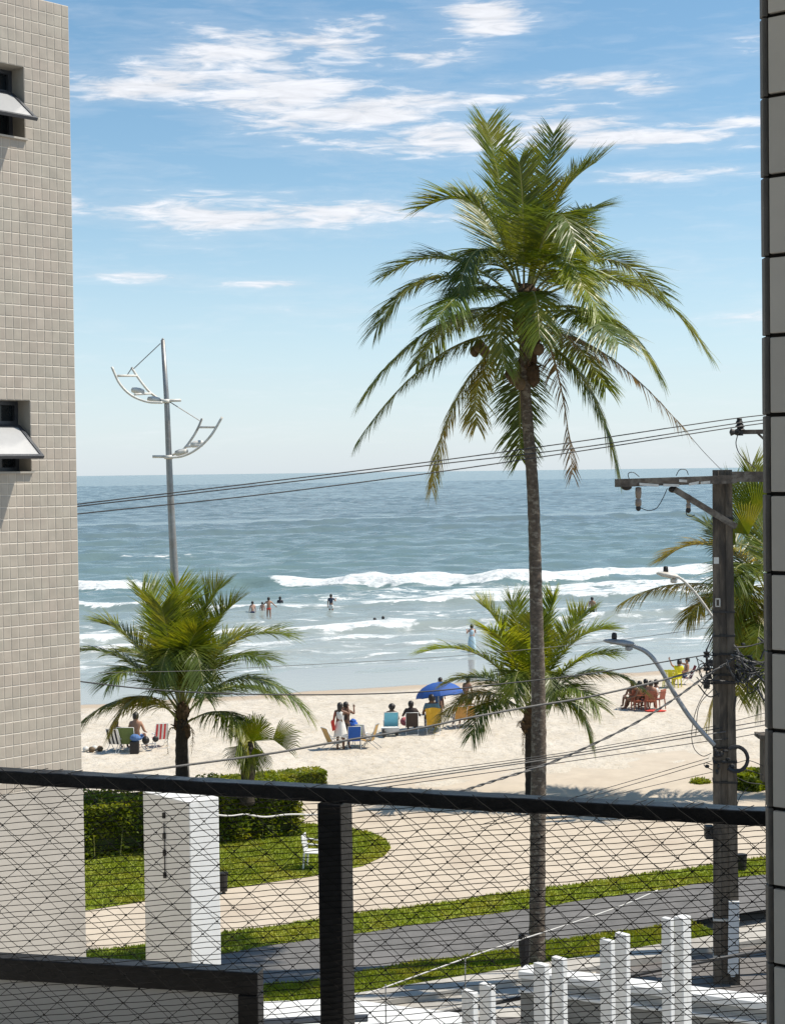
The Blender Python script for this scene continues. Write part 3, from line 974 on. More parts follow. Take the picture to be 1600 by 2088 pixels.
def build_facade():
    g = 'beige tiled apartment building with two tilted awning windows at left edge'
    base = fa(2.0, 0)
    t = thing('apartment_building', g, 'building', base)
    top = FCTOP
    PU, PZ = 0.0757, 0.1003
    wins = [(6 * PU, 17 * PU, top - 12 * PZ, top - 6 * PZ), (6 * PU, 17 * PU, top - 40 * PZ, top - 34 * PZ)]
    DEP = 0.24
    # wall slab with the window holes left open
    mb = MB()
    us = [0.0, 6 * PU, 17 * PU, 8.0]
    zs = [0.0, top - 40 * PZ, top - 34 * PZ, top - 12 * PZ, top - 6 * PZ, top]
    for i in range(3):
        for j in range(5):
            if i == 1 and j in (1, 3):
                continue
            a, b, c, d = us[i], us[i + 1], zs[j], zs[j + 1]
            mb.add([fa(a, c), fa(b, c), fa(b, d), fa(a, d)], [(0, 1, 2, 3)])
    # far gable, back and roof
    B = lambda u, z: fa(u, z, -9.0)
    mb.add([fa(0, 0), fa(0, top), B(0, top), B(0, 0)], [(0, 1, 2, 3)])
    mb.add([fa(8, 0), fa(8, top), B(8, top), B(8, 0)], [(3, 2, 1, 0)])
    mb.add([B(0, 0), B(0, top), B(8, top), B(8, 0)], [(0, 1, 2, 3)])
    mb.add([fa(0, top), fa(8, top), B(8, top), B(0, top)], [(0, 1, 2, 3)])
    wall = mb.build('wall', M['grout'], t)
    mp_ = MB()
    mp_.box((fa(0, 0, .006) + fa(8, 7.33, .006)) / 2, FE * 4.0, FN * .008, Vector((0, 0, 7.33 / 2)))
    mp_.build('plaster_wall', M['plaster'], t)
    for (a, b, c, d) in wins:
        m2 = MB()
        for P in ([fa(a, c), fa(a, d), fa(a, d, -DEP), fa(a, c, -DEP)], [fa(b, c), fa(b, d), fa(b, d, -DEP), fa(b, c, -DEP)],
                  [fa(a, d), fa(b, d), fa(b, d, -DEP), fa(a, d, -DEP)], [fa(a, c), fa(b, c), fa(b, c, -DEP), fa(a, c, -DEP)]):
            m2.add(P, [(0, 1, 2, 3)])
        w = m2.build('window', M['reveal'], t)
        m3 = MB()
        m3.add([fa(a, c, -DEP + .01), fa(b, c, -DEP + .01), fa(b, d, -DEP + .01), fa(a, d, -DEP + .01)], [(0, 1, 2, 3)])
        m3.build('pane', M['dark_glass'], w)
        m4 = MB()
        f = .035
        for (u0, u1, z0, z1) in ((a, b, d - f, d), (a, b, c, c + f), (a, a + f, c + f, d - f), (b - f, b, c + f, d - f), (a + f, b - f, (c + d) / 2 + .10, (c + d) / 2 + .13)):
            m4.box((fa(u0, z0, -DEP + .035) + fa(u1, z1, -DEP + .035)) / 2, FE * (abs(u1 - u0) / 2), FN * .02, Vector((0, 0, (z1 - z0) / 2)))
        m4.build('frame', M['alu_dark'], w)
        # tilted sash hinged in the opening, bottom edge pushed out
        zh = (c + d) / 2 + .085
        hin = -0.12
        zb, ob = zh - .27, 0.245
        s0 = MB()
        s1 = MB()
        ua, ub = a + .03, b - .03
        e1 = (fa(ua, zb, ob) - fa(ua, zh, hin))
        Ls = e1.length
        e1.normalize()
        nn = FE.cross(e1).normalized()
        P = lambda u, s_, k=0: fa(u, zh, hin) + e1 * s_ + nn * k
        fr = .028
        for (u0, u1, q0, q1) in ((ua, ub, 0, fr), (ua, ub, Ls - fr, Ls), (ua, ua + fr, fr, Ls - fr), (ub - fr, ub, fr, Ls - fr)):
            s0.box((P(u0, q0) + P(u1, q1)) / 2, FE * ((u1 - u0) / 2), e1 * ((q1 - q0) / 2), nn * .014)
        s0.build('sash', M['alu_dark'], w)
        s1.box(P((ua + ub) / 2, Ls / 2), FE * ((ub - ua) / 2 - fr - .001), e1 * (Ls / 2 - fr - .001), nn * .005)
        s1.build('sash_pane', M['frosted'], w)
        m6 = MB()
        m6.box(fa((a + b) / 2, c - .008, .012), FE * ((b - a) / 2 + .012), FN * .02, Vector((0, 0, .008)))
        m6.build('sill', M['concrete'], w)
    # mosaic: each tile a bevelled pad standing proud of the grout
    hu, hz = PU / 2 - .0028, PZ / 2 - .0036

    def pad(mb_, c):
        o = mb_
        V = []
        for (k, dd) in ((0, -.002), (0, .0012), (.0028, .0032)):
            for (a_, b_) in ((-1, -1), (1, -1), (1, 1), (-1, 1)):
                V.append(c - FE * (a_ * (hu - k)) + Vector((0, 0, b_ * (hz - k))) + FN * dd)
        o.add(V, [(0, 1, 5, 4), (1, 2, 6, 5), (2, 3, 7, 6), (3, 0, 4, 7), (4, 5, 9, 8), (5, 6, 10, 9), (6, 7, 11, 10), (7, 4, 8, 11), (8, 9, 10, 11)])
    cells = []
    for i in range(0, 40):
        for j in range(0, int(top / PZ)):
            u, z = (i + .5) * PU, top - (j + .5) * PZ
            if any(a < u < b and c < z < d for a, b, c, d in wins):
                continue
            if z < 7.34:
                continue
            cells.append((u, z))

    def seen(u, z):
        p = fa(u, z) - EYE
        d = p.dot(fwd)
        x, y = 800 + p.dot(rgt) / d * FPX, 1044 - p.dot(upv) / d * FPX
        return d if (x > 6 and 10 < y < 1560) else 1e9
    cells.sort(key=lambda c: seen(*c))
    proto = MB()
    pad(proto, Vector((0, 0, 0)))
    me = proto.mesh('tile', M['tile_one'])
    inv = t.location
    for (u, z) in cells[:300]:
        o = bpy.data.objects.new('tile', me)
        o.parent = wall
        o.location = fa(u, z, random.uniform(-.0005, .0005)) - inv
        COL.objects.link(o)
    rest = MB()
    for (u, z) in cells[300:]:
        pad(rest, fa(u, z, random.uniform(-.0005, .0005)))
    o = rest.build('tiles', M['tile_many'], wall)
    a = o.data.attributes.new('tone', 'FLOAT', 'POINT')
    a.data.foreach_set('value', np.repeat(rng.random(len(cells) - 300), 12).astype(np.float32))
    stuff(o)


build_facade()

# ================================================================== WHITE GATE WALLS BELOW
D1 = Vector((math.sin(R(46)), math.cos(R(46)), 0))      # the plot line the pillars stand on
D2 = Vector((D1.y, -D1.x, 0))


def pillar(name, label, px, pytop, Y, wl, wr, zb=-.3, group=None, mat='white_paint', cap=True):
    """square pillar whose near corner is at px; wl, wr widths of its left and right faces"""
    c = at(px, pytop, Y)
    zt = c.z
    a = -D1 * 0 + Vector((-D1.x, -D1.y, 0)) * 0
    lft = -D2 * wl       # left face runs to the left, away
    rt = D1 * wr
    p0 = Vector((c.x, c.y, 0))
    mid = p0 + (lft + rt) / 2
    mb_ = MB()
    mb_.box((mid.x, mid.y, (zt + zb) / 2), lft / 2, rt / 2, Vector((0, 0, (zt - zb) / 2)))
    return mb_, mid, zt, lft, rt


def bevelled(o, w=.012):
    m = o.modifiers.new('b', 'BEVEL')
    m.width = w
    m.segments = 2
    m.limit_method = 'ANGLE'
    return o


mbp, mid, zt, lft, rt = pillar('gate_pillar', '', 385.5, 1637, 16.0, 0.84, 0.39)
t = thing('gate_pillar', 'tall thick white rendered gate pillar with small black fittings on its shaded face', 'pillar', (mid.x, mid.y, -.3))
bevelled(mbp.build('shaft', M['white_paint'], t))
lm = MB()
face = -rt.normalized()
x0 = mid - rt / 2 + face * .012 + lft * .02
lm.tube([x0 + Vector((0, 0, zt - .28)), x0 + Vector((0, 0, zt - .86))], .006, 6)
for dz in (.20, .42, .60, .84):
    lm.box(x0 + Vector((0, 0, zt - dz)), lft.normalized() * .014, face * .014, Vector((0, 0, .03)))
lm.build('conduit', M['iron'], t)

FINS = [(964, 2027, 14.6, 'nearest pair, shorter of the two'), (1000, 2013, 14.8, ''), (1110, 1970, 15.5, ''), (1147, 1958, 15.7, ''),
        (1245, 1921, 16.35, ''), (1276, 1908, 16.6, ''), (1366, 1876, 17.15, ''), (1392, 1874, 17.35, '')]
fl = ['white fin post nearest the black railing post, left one of the first pair',
      'white fin post right one of the first pair nearest the balcony',
      'white fin post left one of the second pair, in front of the tall palm foot',
      'white fin post right one of the second pair beside the palm foot',
      'white fin post left one of the third pair over the dark wall',
      'white fin post right one of the third pair over the dark wall',
      'white fin post left one of the farthest pair, next to utility pole',
      'white fin post right one of the farthest pair, nearest to utility pole']
for (px, py, Y, _), lab in zip(FINS, fl):
    last = px in (1366, 1392)
    wl = 0.155 if not last else .125
    mbp, mid, zt, lft, rt = pillar('fin_post', '', px, py, Y, wl, 0.075 if not px == 1392 else .16)
    bevelled(tag(mbp.build('fin_post', M['white_paint']), lab, 'post', 'white fin posts along the front wall'), .008)


M['band_shade'] = pmat('white_band_shaded_grey', (0.36, 0.36, 0.35), rough=.7, var=.06, coord='World')  # white band; the grey base colour stands in for its shade


def coped_wall():
    z = 3.0
    a, b = gz(1070, 1968, z), gz(1660, 2043, z)
    d = (b - a).normalized()
    n = Vector((d.y, -d.x, 0))                    # towards the viewer
    L_ = (b - a).length
    t = thing('boundary_wall', 'low white topped boundary wall with shaded inner face behind the fin posts', 'wall', ((a + b) / 2).to_tuple()[:2] + (-.3,))
    m1 = MB()
    c = (a + b) / 2
    m1.box((c + n * .14 - Vector((0, 0, .05))).to_tuple(), d * (L_ / 2), n * .16, Vector((0, 0, .05)))
    bevelled(m1.build('coping', M['white_paint'], t))
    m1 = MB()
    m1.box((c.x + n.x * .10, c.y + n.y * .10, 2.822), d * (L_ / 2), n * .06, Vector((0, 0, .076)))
    m1.build('band', M['band_shade'], t)
    m1 = MB()
    m1.box((c.x + n.x * .15, c.y + n.y * .15, 2.72), d * (L_ / 2), n * .15, Vector((0, 0, .025)))
    bevelled(m1.build('moulding', M['white_paint'], t))
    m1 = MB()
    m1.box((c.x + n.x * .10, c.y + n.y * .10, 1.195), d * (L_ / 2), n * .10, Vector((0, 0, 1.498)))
    m1.build('wall_face', M['grey_wall'], t)  # inner face darkened in its colour to stand for shade


coped_wall()


def canopy():
    """white flat garage roof low at the foot of the picture"""
    z = 2.6
    P = [gz(480, 2046, z), gz(700, 2036, z), gz(812, 2052, z), gz(935, 2066, z), gz(1010, 2130, z), gz(900, 2260, z), gz(480, 2260, z)]
    t = thing('garage_roof', 'bright white flat garage roof with dark gutter edge below the railing post', 'roof', (sum(p.x for p in P) / 7, sum(p.y for p in P) / 7, z - .25))
    m1 = MB()
    n = len(P)
    V = [p for p in P] + [p - Vector((0, 0, .16)) for p in P]
    m1.add(V, [tuple(range(n)), tuple(range(2 * n - 1, n - 1, -1))] + [(i, i + n, (i + 1) % n + n, (i + 1) % n) for i in range(n)])
    m1.build('slab', M['white_paint'], t)
    m1 = MB()
    m1.tube([gz(500, 2088, z + .04), gz(640, 2079, z + .04), gz(750, 2076, z + .04)], .05, 8)
    m1.build('gutter', M['alu_dark'], t)


canopy()
# pale paving of the drive between the street wall and the kerb
mb = MB()
mb.add([gz(x, y, -.02) for x, y in ((700, 2026), (900, 2006), (1060, 1990), (1210, 1962), (1215, 1985), (1060, 2075), (900, 2075), (700, 2075))], [tuple(range(8))])
struct(mb.build('driveway', M['concrete']))
for (px, ya, yb, lab) in ((786, 2008, 2086, 'thin grey steel rod upright beside the white garage roof'), (948, 1952, 2050, 'thin grey steel rod upright in front of the grass verge')):
    m1 = MB()
    Y = 15.2
    m1.tube([at(px, ya, Y), at(px + 1, yb + 60, Y)], .0075, 6)
    tag(m1.build('steel_rod', M['steel']), lab, 'rod', 'thin steel rods by the wall')

# ================================================================== HEDGES AND SHRUBS


def leaf_cloud(pts_fn, n, smin, smax):
    V, Fc = [], []
    for i in range(n):
        p = pts_fn()
        if p is None:
            continue
        s_ = random.uniform(smin, smax)
        a = Vector((random.gauss(0, 1), random.gauss(0, 1), random.gauss(0, .6))).normalized()
        b = a.orthogonal().normalized()
        b = (Matrix.Rotation(random.uniform(0, 6.28), 3, a) @ b)
        k = len(V)
        V += [tuple(p - a * s_), tuple(p + b * s_ * .42), tuple(p + a * s_), tuple(p - b * s_ * .42)]
        Fc.append((k, k + 1, k + 2, k + 3))
    return V, Fc


def hedge(name, label, cat, t0, t1, q0, q1, h, n, rnd_end=True, group=None, leaf=(.05, .10), mats=('hedge', 'hedge_core'), flat=False, stems=0):
    c = st((t0 + t1) / 2, (q0 + q1) / 2, 0)
    t = thing(name, label, cat, c, 0, group)
    core = MB()
    i_ = .22 if not flat else .08
    core.box(st((t0 + t1) / 2, (q0 + q1) / 2, (h - i_) / 2 + .1), S1 * ((t1 - t0) / 2 - i_), Q1 * ((q1 - q0) / 2 - i_), Vector((0, 0, (h - i_) / 2 - .1)))
    core.build('twigs', M[mats[1]], t)
    ph = [random.uniform(0, 6) for _ in range(6)]

    def fn():
        a = random.random()
        x, y, z = random.uniform(t0, t1), random.uniform(q0, q1), random.uniform(0.05, h)
        dpt = abs(random.gauss(0, .15 if not flat else .03))
        r = random.random()
        bump_ = .10 * math.sin(x * 2.6 + ph[0]) * math.sin(z * 3.4 + ph[1]) + .06 * math.sin(x * 6 + ph[2])
        if flat:
            bump_ *= .12
        if r < .50:
            y = q0 + dpt - bump_ + .06
            if z < .35 * h and random.random() < .45:
                y += random.uniform(0, .4)
        elif r < .80:
            z = h - dpt + .10 * math.sin(x * 3 + y * 2 + ph[3]) * (0 if flat else 1)
        elif r < .92:
            x = t1 - dpt + bump_
        else:
            y = q1 - dpt
        # rounded far top corner
        return st(x, y, max(z, .03))
    V, Fc = leaf_cloud(fn, n, *leaf)
    m1 = MB()
    m1.v, m1.f, m1.m = V, Fc, [0] * len(Fc)
    o = m1.build('leaves', M[mats[0]], t)
    stuff(o)
    if stems:
        for k in range(stems):
            m1 = MB()
            x = random.uniform(t0 + .1, t1 - .1)
            p = st(x, q0 + random.uniform(.02, .15), 0)
            lean = Vector((random.uniform(-.12, .12), random.uniform(-.12, .12), 0))
            m1.tube([p, p + lean * .5 + Vector((0, 0, .35)), p + lean + Vector((0, 0, random.uniform(.6, .9)))], [.016, .013, .008], 5)
            m1.build('stem', M['rachis'], t)
    return t


hedge('hedge', 'broad leafy green hedge on the lawn behind the white gate pillar', 'hedge', 3.5, 14.75, 39.5, 42.0, 1.42, 26000, stems=26)
hedge('hedge', 'low flat clipped yellow green hedge just above the railing', 'hedge', 14.2, 17.4, 44.3, 45.2, .75, 6000, flat=True, leaf=(.03, .06))


def bush(label, c, rx, ry, rz, n, cat='shrub'):
    t = thing('shrub', label, cat, c, 0)

    def fn():
        v = Vector((random.gauss(0, 1), random.gauss(0, 1), abs(random.gauss(0, 1)))).normalized() * random.uniform(.75, 1.02)
        w = 1 + .15 * math.sin(v.x * 5 + v.y * 4)
        return Vector((c[0] + v.x * rx * w, c[1] + v.y * ry * w, max(.02, v.z * rz * w)))
    V, Fc = leaf_cloud(fn, n, .06, .13)
    m1 = MB()
    m1.v, m1.f, m1.m = V, Fc, [0] * len(Fc)
    stuff(m1.build('leaves', M['hedge'], t))
    m1 = MB()
    m1.ell((c[0], c[1], .02), rx * .7, ry * .7, rz * .7)
    m1.build('twigs', M['hedge_core'], t)


bush('low bright green leafy shrub on the sand right of the utility pole', gz(1535, 1606).to_tuple(), .75, .6, .55, 2600)
bush('small tuft of green beach plant left of the utility pole', gz(1428, 1596).to_tuple(), .3, .3, .10, 250)
for (px, py, lab) in ((355, 1602, 'tuft of pale leaves poking over the railing beside the left palm trunk'),):
    bush(lab, gz(px, py + 55).to_tuple(), .5, .4, 1.05, 700)

# ================================================================== PALMS


def frond_mesh(P, lmax, npair, droop, lift, wid=.034, bare=.14, sparse=0.0, curl=.0, side_bias=0.0, stiff=1.0):
    """leaf along the curve P (list of points): returns (stalk MB, leaflet MB)"""
    P = [Vector(p) for p in P]
    n = len(P) - 1
    stalk = MB()
    Ltot = sum((P[i + 1] - P[i]).length for i in range(n))
    r0 = .008 * Ltot ** .5 + .014
    stalk.tube(P, [r0 * (1 - .86 * i / n) for i in range(n + 1)], 5)
    V, Fc = [], []
    down = Vector((0, 0, -1))
    hr = random.uniform(-.25, .25)
    for k in range(npair):
        t = bare + (1 - bare) * ((k + .5) / npair)
        x = t * n
        i = min(int(x), n - 1)
        f_ = x - i
        p = P[i].lerp(P[i + 1], f_)
        tan = (P[min(i + 1, n)] - P[max(i - 1, 0)]).lerp(P[min(i + 2, n)] - P[i], f_).normalized()
        sd = tan.cross(Vector((0, 0, 1)))
        if sd.length < .12:
            sd = tan.cross(Vector((.25, 1, .1)))
        sd.normalize()
        nrm = sd.cross(tan).normalized()
        if nrm.z < 0:
            nrm = -nrm if abs(nrm.z) > .2 else nrm
        u = (t - bare) / (1 - bare)
        L_ = lmax * (0.42 + 0.58 * math.sin(math.pi * min(1, u * 1.28 + .12)) ** .8 if u < .68 else 0.98 - (u - .68) * 1.35)
        L_ = max(L_, lmax * .24)
        ang = R(70) * (1 - u) + R(38) * u
        for s_ in (-1, 1):
            if random.random() < sparse:
                continue
            l = L_ * random.uniform(.80, 1.10)
            a = ang + random.gauss(0, .11)
            dirn = tan * math.cos(a) + sd * (s_ * math.sin(a)) + nrm * (lift + random.gauss(0, .06)) + nrm * hr * s_ * .3
            dirn.normalize()
            dr = droop * random.uniform(.6, 1.45)
            w = wid * (0.75 + .25 * math.sin(math.pi * u)) * random.uniform(.85, 1.15)
            # blade in four steps, bending down by its weight
            pts = [p]
            d = dirn.copy()
            for j in range(4):
                d = (d + down * dr * (.20 + .13 * j)).normalized()
                pts.append(pts[-1] + d * (l / 4))
            ws = [.55 * w, w, .85 * w, .5 * w, .05 * w]
            bl = (pts[1] - pts[0]).cross(nrm)
            if bl.length < 1e-4:
                bl = tan.copy()
            bl.normalize()
            tw = random.uniform(-.5, .5)
            bl = (bl * math.cos(tw) + nrm * math.sin(tw)).normalized()
            o = len(V)
            for q, ww in zip(pts, ws):
                V.append(tuple(q - bl * ww * .5))
                V.append(tuple(q + bl * ww * .5))
            for j in range(4):
                Fc.append((o + 2 * j, o + 2 * j + 1, o + 2 * j + 3, o + 2 * j + 2))
    lf = MB()
    lf.v, lf.f, lf.m = V, Fc, [0] * len(Fc)
    return stalk, lf


def palm(label, group, base_y, crown_px, trunk_pts, fronds, scale, trunk_mat, boots, nuts=(), name='coconut_palm', npair=140, rings=True):
    """fronds: (base px, mid px, tip px, depth mid, depth tip, kind, lmax, droop, lift)"""
    g = at(*trunk_pts[0][:2], base_y)
    t = thing(name, label, 'palm tree', (g.x, g.y, 0), 0, group)
    # trunk
    T = catmull([at(x, y, base_y) for x, y, w in trunk_pts], 6)
    W = np.interp(np.linspace(0, 1, len(T)), np.linspace(0, 1, len(trunk_pts)), [w for _, _, w in trunk_pts])
    T2, W2 = [], []
    for i in range(len(T) - 1):
        k = max(1, int((T[i + 1] - T[i]).length / .11))
        for j in range(k):
            T2.append(T[i].lerp(T[i + 1], j / k))
            W2.append(W[i] + (W[i + 1] - W[i]) * j / k)
    T2.append(T[-1])
    W2.append(W[-1])
    m1 = MB()
    m1.tube(T2, [w / FPX * base_y / 2 * (1 + (.045 if i % 2 else -.03) + random.uniform(-.03, .03)) for i, w in enumerate(W2)], 14)
    m1.build('trunk', trunk_mat, t, True)
    # leaf bases and fibre round the crown
    m1 = MB()
    cx, cy = crown_px
    top = at(cx, cy, base_y)
    for (dx, dy, w, h) in boots:
        p = at(cx + dx, cy + dy, base_y + random.uniform(-.12, .12))
        k = base_y / FPX
        m1.ell(p, w * k, w * k, h * k, 9, 6, jit=.18)
    for i in range(26):
        a = random.uniform(0, 6.28)
        hgt = random.uniform(-.1, 1.1) * (abs(boots[-1][1]) * base_y / FPX)
        p = top + Vector((0, 0, -hgt))
        d = Vector((math.cos(a), math.sin(a), random.uniform(.2, .9))).normalized()
        ln = random.uniform(.2, .4) * scale
        m1.tube([p, p + d * ln * .6, p + d * ln + Vector((0, 0, .03))], [.05 * scale, .035 * scale, .012 * scale], 5)
    m1.build('crown_fibre', M['fibre'], t)
    for (x, y, dd, r) in nuts:
        m1 = MB()
        m1.ell(at(x, y, base_y + dd), r * .85, r * .85, r, 8, 6, jit=.05)
        m1.build('coconut', M['coconut'], t, True)
    for (b, m_, tp, dm, dt, kind, lmax, droop, lift, *ex) in fronds:
        A = at(b[0], b[1], base_y)
        C_ = at(m_[0], m_[1], base_y + dm)
        B = at(tp[0], tp[1], base_y + dt)
        sparse = ex[0] if ex else 0.0
        big = 1.0 if lmax < .3 else 1.45
        stk, lf = frond_mesh(bez3(A, C_, B, 22), lmax * big, ex[1] if len(ex) > 1 else npair, droop * .56, lift, wid=.034 * (lmax / .75) ** .5, sparse=sparse)
        so = stk.build('frond', M['rachis_dry' if kind in ('frond_dry',) else 'rachis'], t)
        lf.build('leaflets', M[kind], so)
        if kind == 'frond_dry':
            so['label'] = 'dry brown frond'
        elif kind == 'frond_yellow':
            so['label'] = 'yellowing frond'
    return t


G, D_, Li, Ye, Br = 'frond', 'frond_deep', 'frond_lime', 'frond_yellow', 'frond_dry'
MAIN = [
    # upright young leaves
    ((1062, 590), (1026, 410), (992, 250), .3, .9, G, .72, .10, .30),
    ((1068, 590), (1066, 430), (1058, 330), -.8, -1.4, D_, .60, .12, .35),
    ((1075, 590), (1100, 430), (1128, 272), .5, 1.2, G, .62, .10, .30),
    ((1080, 590), (1126, 425), (1216, 330), .2, .5, G, .78, .2, .28),
    ((1082, 595), (1150, 470), (1215, 425), .9, 1.6, D_, .7, .35, .2),
    ((1082, 595), (1128, 442), (1174, 500), -1.0, -1.8, D_, .72, .45, .05),
    ((1055, 590), (980, 425), (862, 424), .2, .4, G, .74, .30, .28),
    ((1056, 595), (1000, 470), (950, 400), 1.4, 2.4, D_, .68, .2, .25),
    ((1060, 595), (985, 507), (934, 596), -1.0, -1.6, D_, .66, .65, .0),
    ((1080, 600), (1138, 520), (1190, 590), -1.0, -1.9, Li, .68, .5, .1),
    ((1082, 595), (1150, 470), (1200, 520), .9, 1.6, Li, .7, .5, .15),
    ((1085, 600), (1160, 560), (1225, 655), -.9, -1.6, Li, .68, .55, .05),
    # left side
    ((1052, 610), (915, 528), (792, 560), .8, 1.3, D_, .76, .50, .22),
    ((1050, 615), (888, 565), (768, 668), -.4, -.9, G, .80, .62, .10),
    ((1055, 625), (975, 585), (890, 650), -1.0, -2.2, D_, .74, .7, .05),
    ((1052, 650), (885, 668), (737, 815), .3, .4, G, .72, .75, .05),
    ((1055, 680), (890, 728), (727, 902), -.2, -.5, G, .52, .85, -.05),
    ((1060, 668), (938, 800), (880, 998), -.2, -.4, Ye, .55, .8, -.05),
    ((1060, 690), (985, 760), (972, 868), -.6, -.9, Ye, .5, .9, -.05, .25),
    ((1052, 640), (950, 640), (850, 740), 1.2, 2.2, D_, .72, .75, .0),
    # front
    ((1072, 612), (1024, 632), (1030, 752), -1.3, -2.0, G, .55, .85, -.05),
    ((1076, 615), (1090, 600), (1100, 690), -1.4, -2.2, G, .6, .8, .0),
    ((1070, 700), (1060, 800), (1062, 935), 1.1, 1.3, D_, .62, .5, -.1),
    # right side
    ((1090, 605), (1222, 528), (1352, 600), .7, 1.1, D_, .74, .5, .20),
    ((1092, 612), (1280, 575), (1437, 712), -.2, -.5, G, .80, .62, .10),
    ((1090, 610), (1190, 560), (1300, 585), 1.5, 2.6, G, .72, .4, .2),
    ((1092, 630), (1235, 645), (1342, 760), -.5, -.8, G, .78, .7, .05),
    ((1090, 640), (1180, 640), (1262, 700), -1.2, -2.4, D_, .74, .65, .05),
    ((1092, 680), (1230, 720), (1402, 884), -.1, -.1, Br, .48, .85, -.05, .35),
    ((1095, 690), (1195, 782), (1262, 966), -.4, -.6, G, .74, .6, -.02),
    ((1098, 645), (1143, 790), (1167, 968), .3, .2, Br, .45, .8, -.1, .45),
    ((1098, 660), (1170, 700), (1235, 790), 1.0, 1.8, D_, .66, .75, 0),
]
BOOT = [(0, 10, 22, 32), (-8, 50, 24, 34), (6, 80, 24, 34), (0, 120, 19, 34), (-8, 150, 17, 26), (10, 165, 14, 24)]
palm('very tall coconut palm with slender bare trunk on the verge in mid picture', 'palm trees along the beach front', 31.0, (1076, 600),
     [(1093, 1964, 38), (1095, 1880, 33), (1096, 1700, 32), (1098, 1480, 30.5), (1092, 1200, 26), (1086, 1000, 24.5), (1071, 800, 22), (1072, 680, 28)],
     MAIN, 1.0, M['trunk'], BOOT, [(978, 706, -.2, .14), (988, 716, -.35, .13), (968, 716, .0, .12), (1048, 770, -.4, .15), (1060, 782, -.4, .14), (1040, 762, -.2, .13), (1098, 712, -.4, .13)])

LEFTP = [
    ((370, 1440), (372, 1300), (360, 1196), .3, .5, Li, .78, .12, .35),
    ((372, 1440), (400, 1280), (450, 1200), .4, .8, G, .78, .15, .3),
    ((374, 1440), (420, 1305), (478, 1232), -.2, -.4, G, .80, .2, .28),
    ((366, 1440), (330, 1290), (288, 1205), .3, .6, G, .78, .15, .3),
    ((368, 1445), (345, 1310), (330, 1240), -.9, -1.4, G, .80, .2, .3),
    ((376, 1445), (465, 1318), (586, 1296), -.2, -.3, G, .80, .40, .2),
    ((376, 1450), (450, 1350), (540, 1345), -1.0, -1.8, D_, .80, .5, .1),
    ((378, 1460), (500, 1382), (626, 1452), -.3, -.4, D_, .78, .7, .08),
    ((380, 1455), (470, 1400), (560, 1420), 1.0, 1.6, D_, .76, .6, .1),
    ((380, 1475), (468, 1458), (512, 1555), -.8, -1.2, G, .74, .75, .0),
    ((366, 1445), (280, 1318), (207, 1272), .2, .3, G, .78, .35, .22),
    ((366, 1450), (265, 1352), (168, 1326), -.2, -.2, D_, .76, .5, .15),
    ((364, 1455), (290, 1370), (225, 1390), -1.1, -1.8, D_, .78, .6, .1),
    ((366, 1475), (290, 1420), (224, 1492), -.8, -1.1, Ye, .66, .7, .0),
    ((364, 1462), (262, 1425), (160, 1478), .4, .4, G, .72, .75, .0),
    ((370, 1430), (350, 1322), (322, 1400), -1.2, -2.0, D_, .66, .7, .0),
    ((374, 1430), (392, 1322), (418, 1420), -1.2, -2.0, D_, .70, .7, .0),
    ((376, 1440), (420, 1340), (500, 1290), 1.2, 2.0, G, .78, .3, .2),
    ((366, 1440), (320, 1350), (250, 1330), 1.2, 2.0, G, .78, .4, .2),
    ((370, 1440), (380, 1340), (400, 1290), -1.0, -1.5, Li, .75, .25, .25),
    ((362, 1490), (345, 1490), (342, 1538), -.2, -.2, Br, .14, .8, 0, .5, 26),
    ((380, 1490), (392, 1490), (390, 1540), -.2, -.2, Br, .14, .8, 0, .5, 26),
]
BOOT2 = [(0, 0, 14, 22), (-4, 22, 15, 22), (4, 40, 14, 20)]
LEFTP = [(b, m_, t_, dm, dt, k, l * (1.16 if l > .3 else 1), *r_) for (b, m_, t_, dm, dt, k, l, *r_) in LEFTP]
palm('short bushy coconut palm with thick dark trunk before the steel lamp mast', 'palm trees along the beach front', 42.5, (372, 1450),
     [(374, 1640, 28), (371, 1585, 26), (370, 1520, 25), (372, 1465, 22)], LEFTP, .9, M['trunk_dark'], BOOT2)
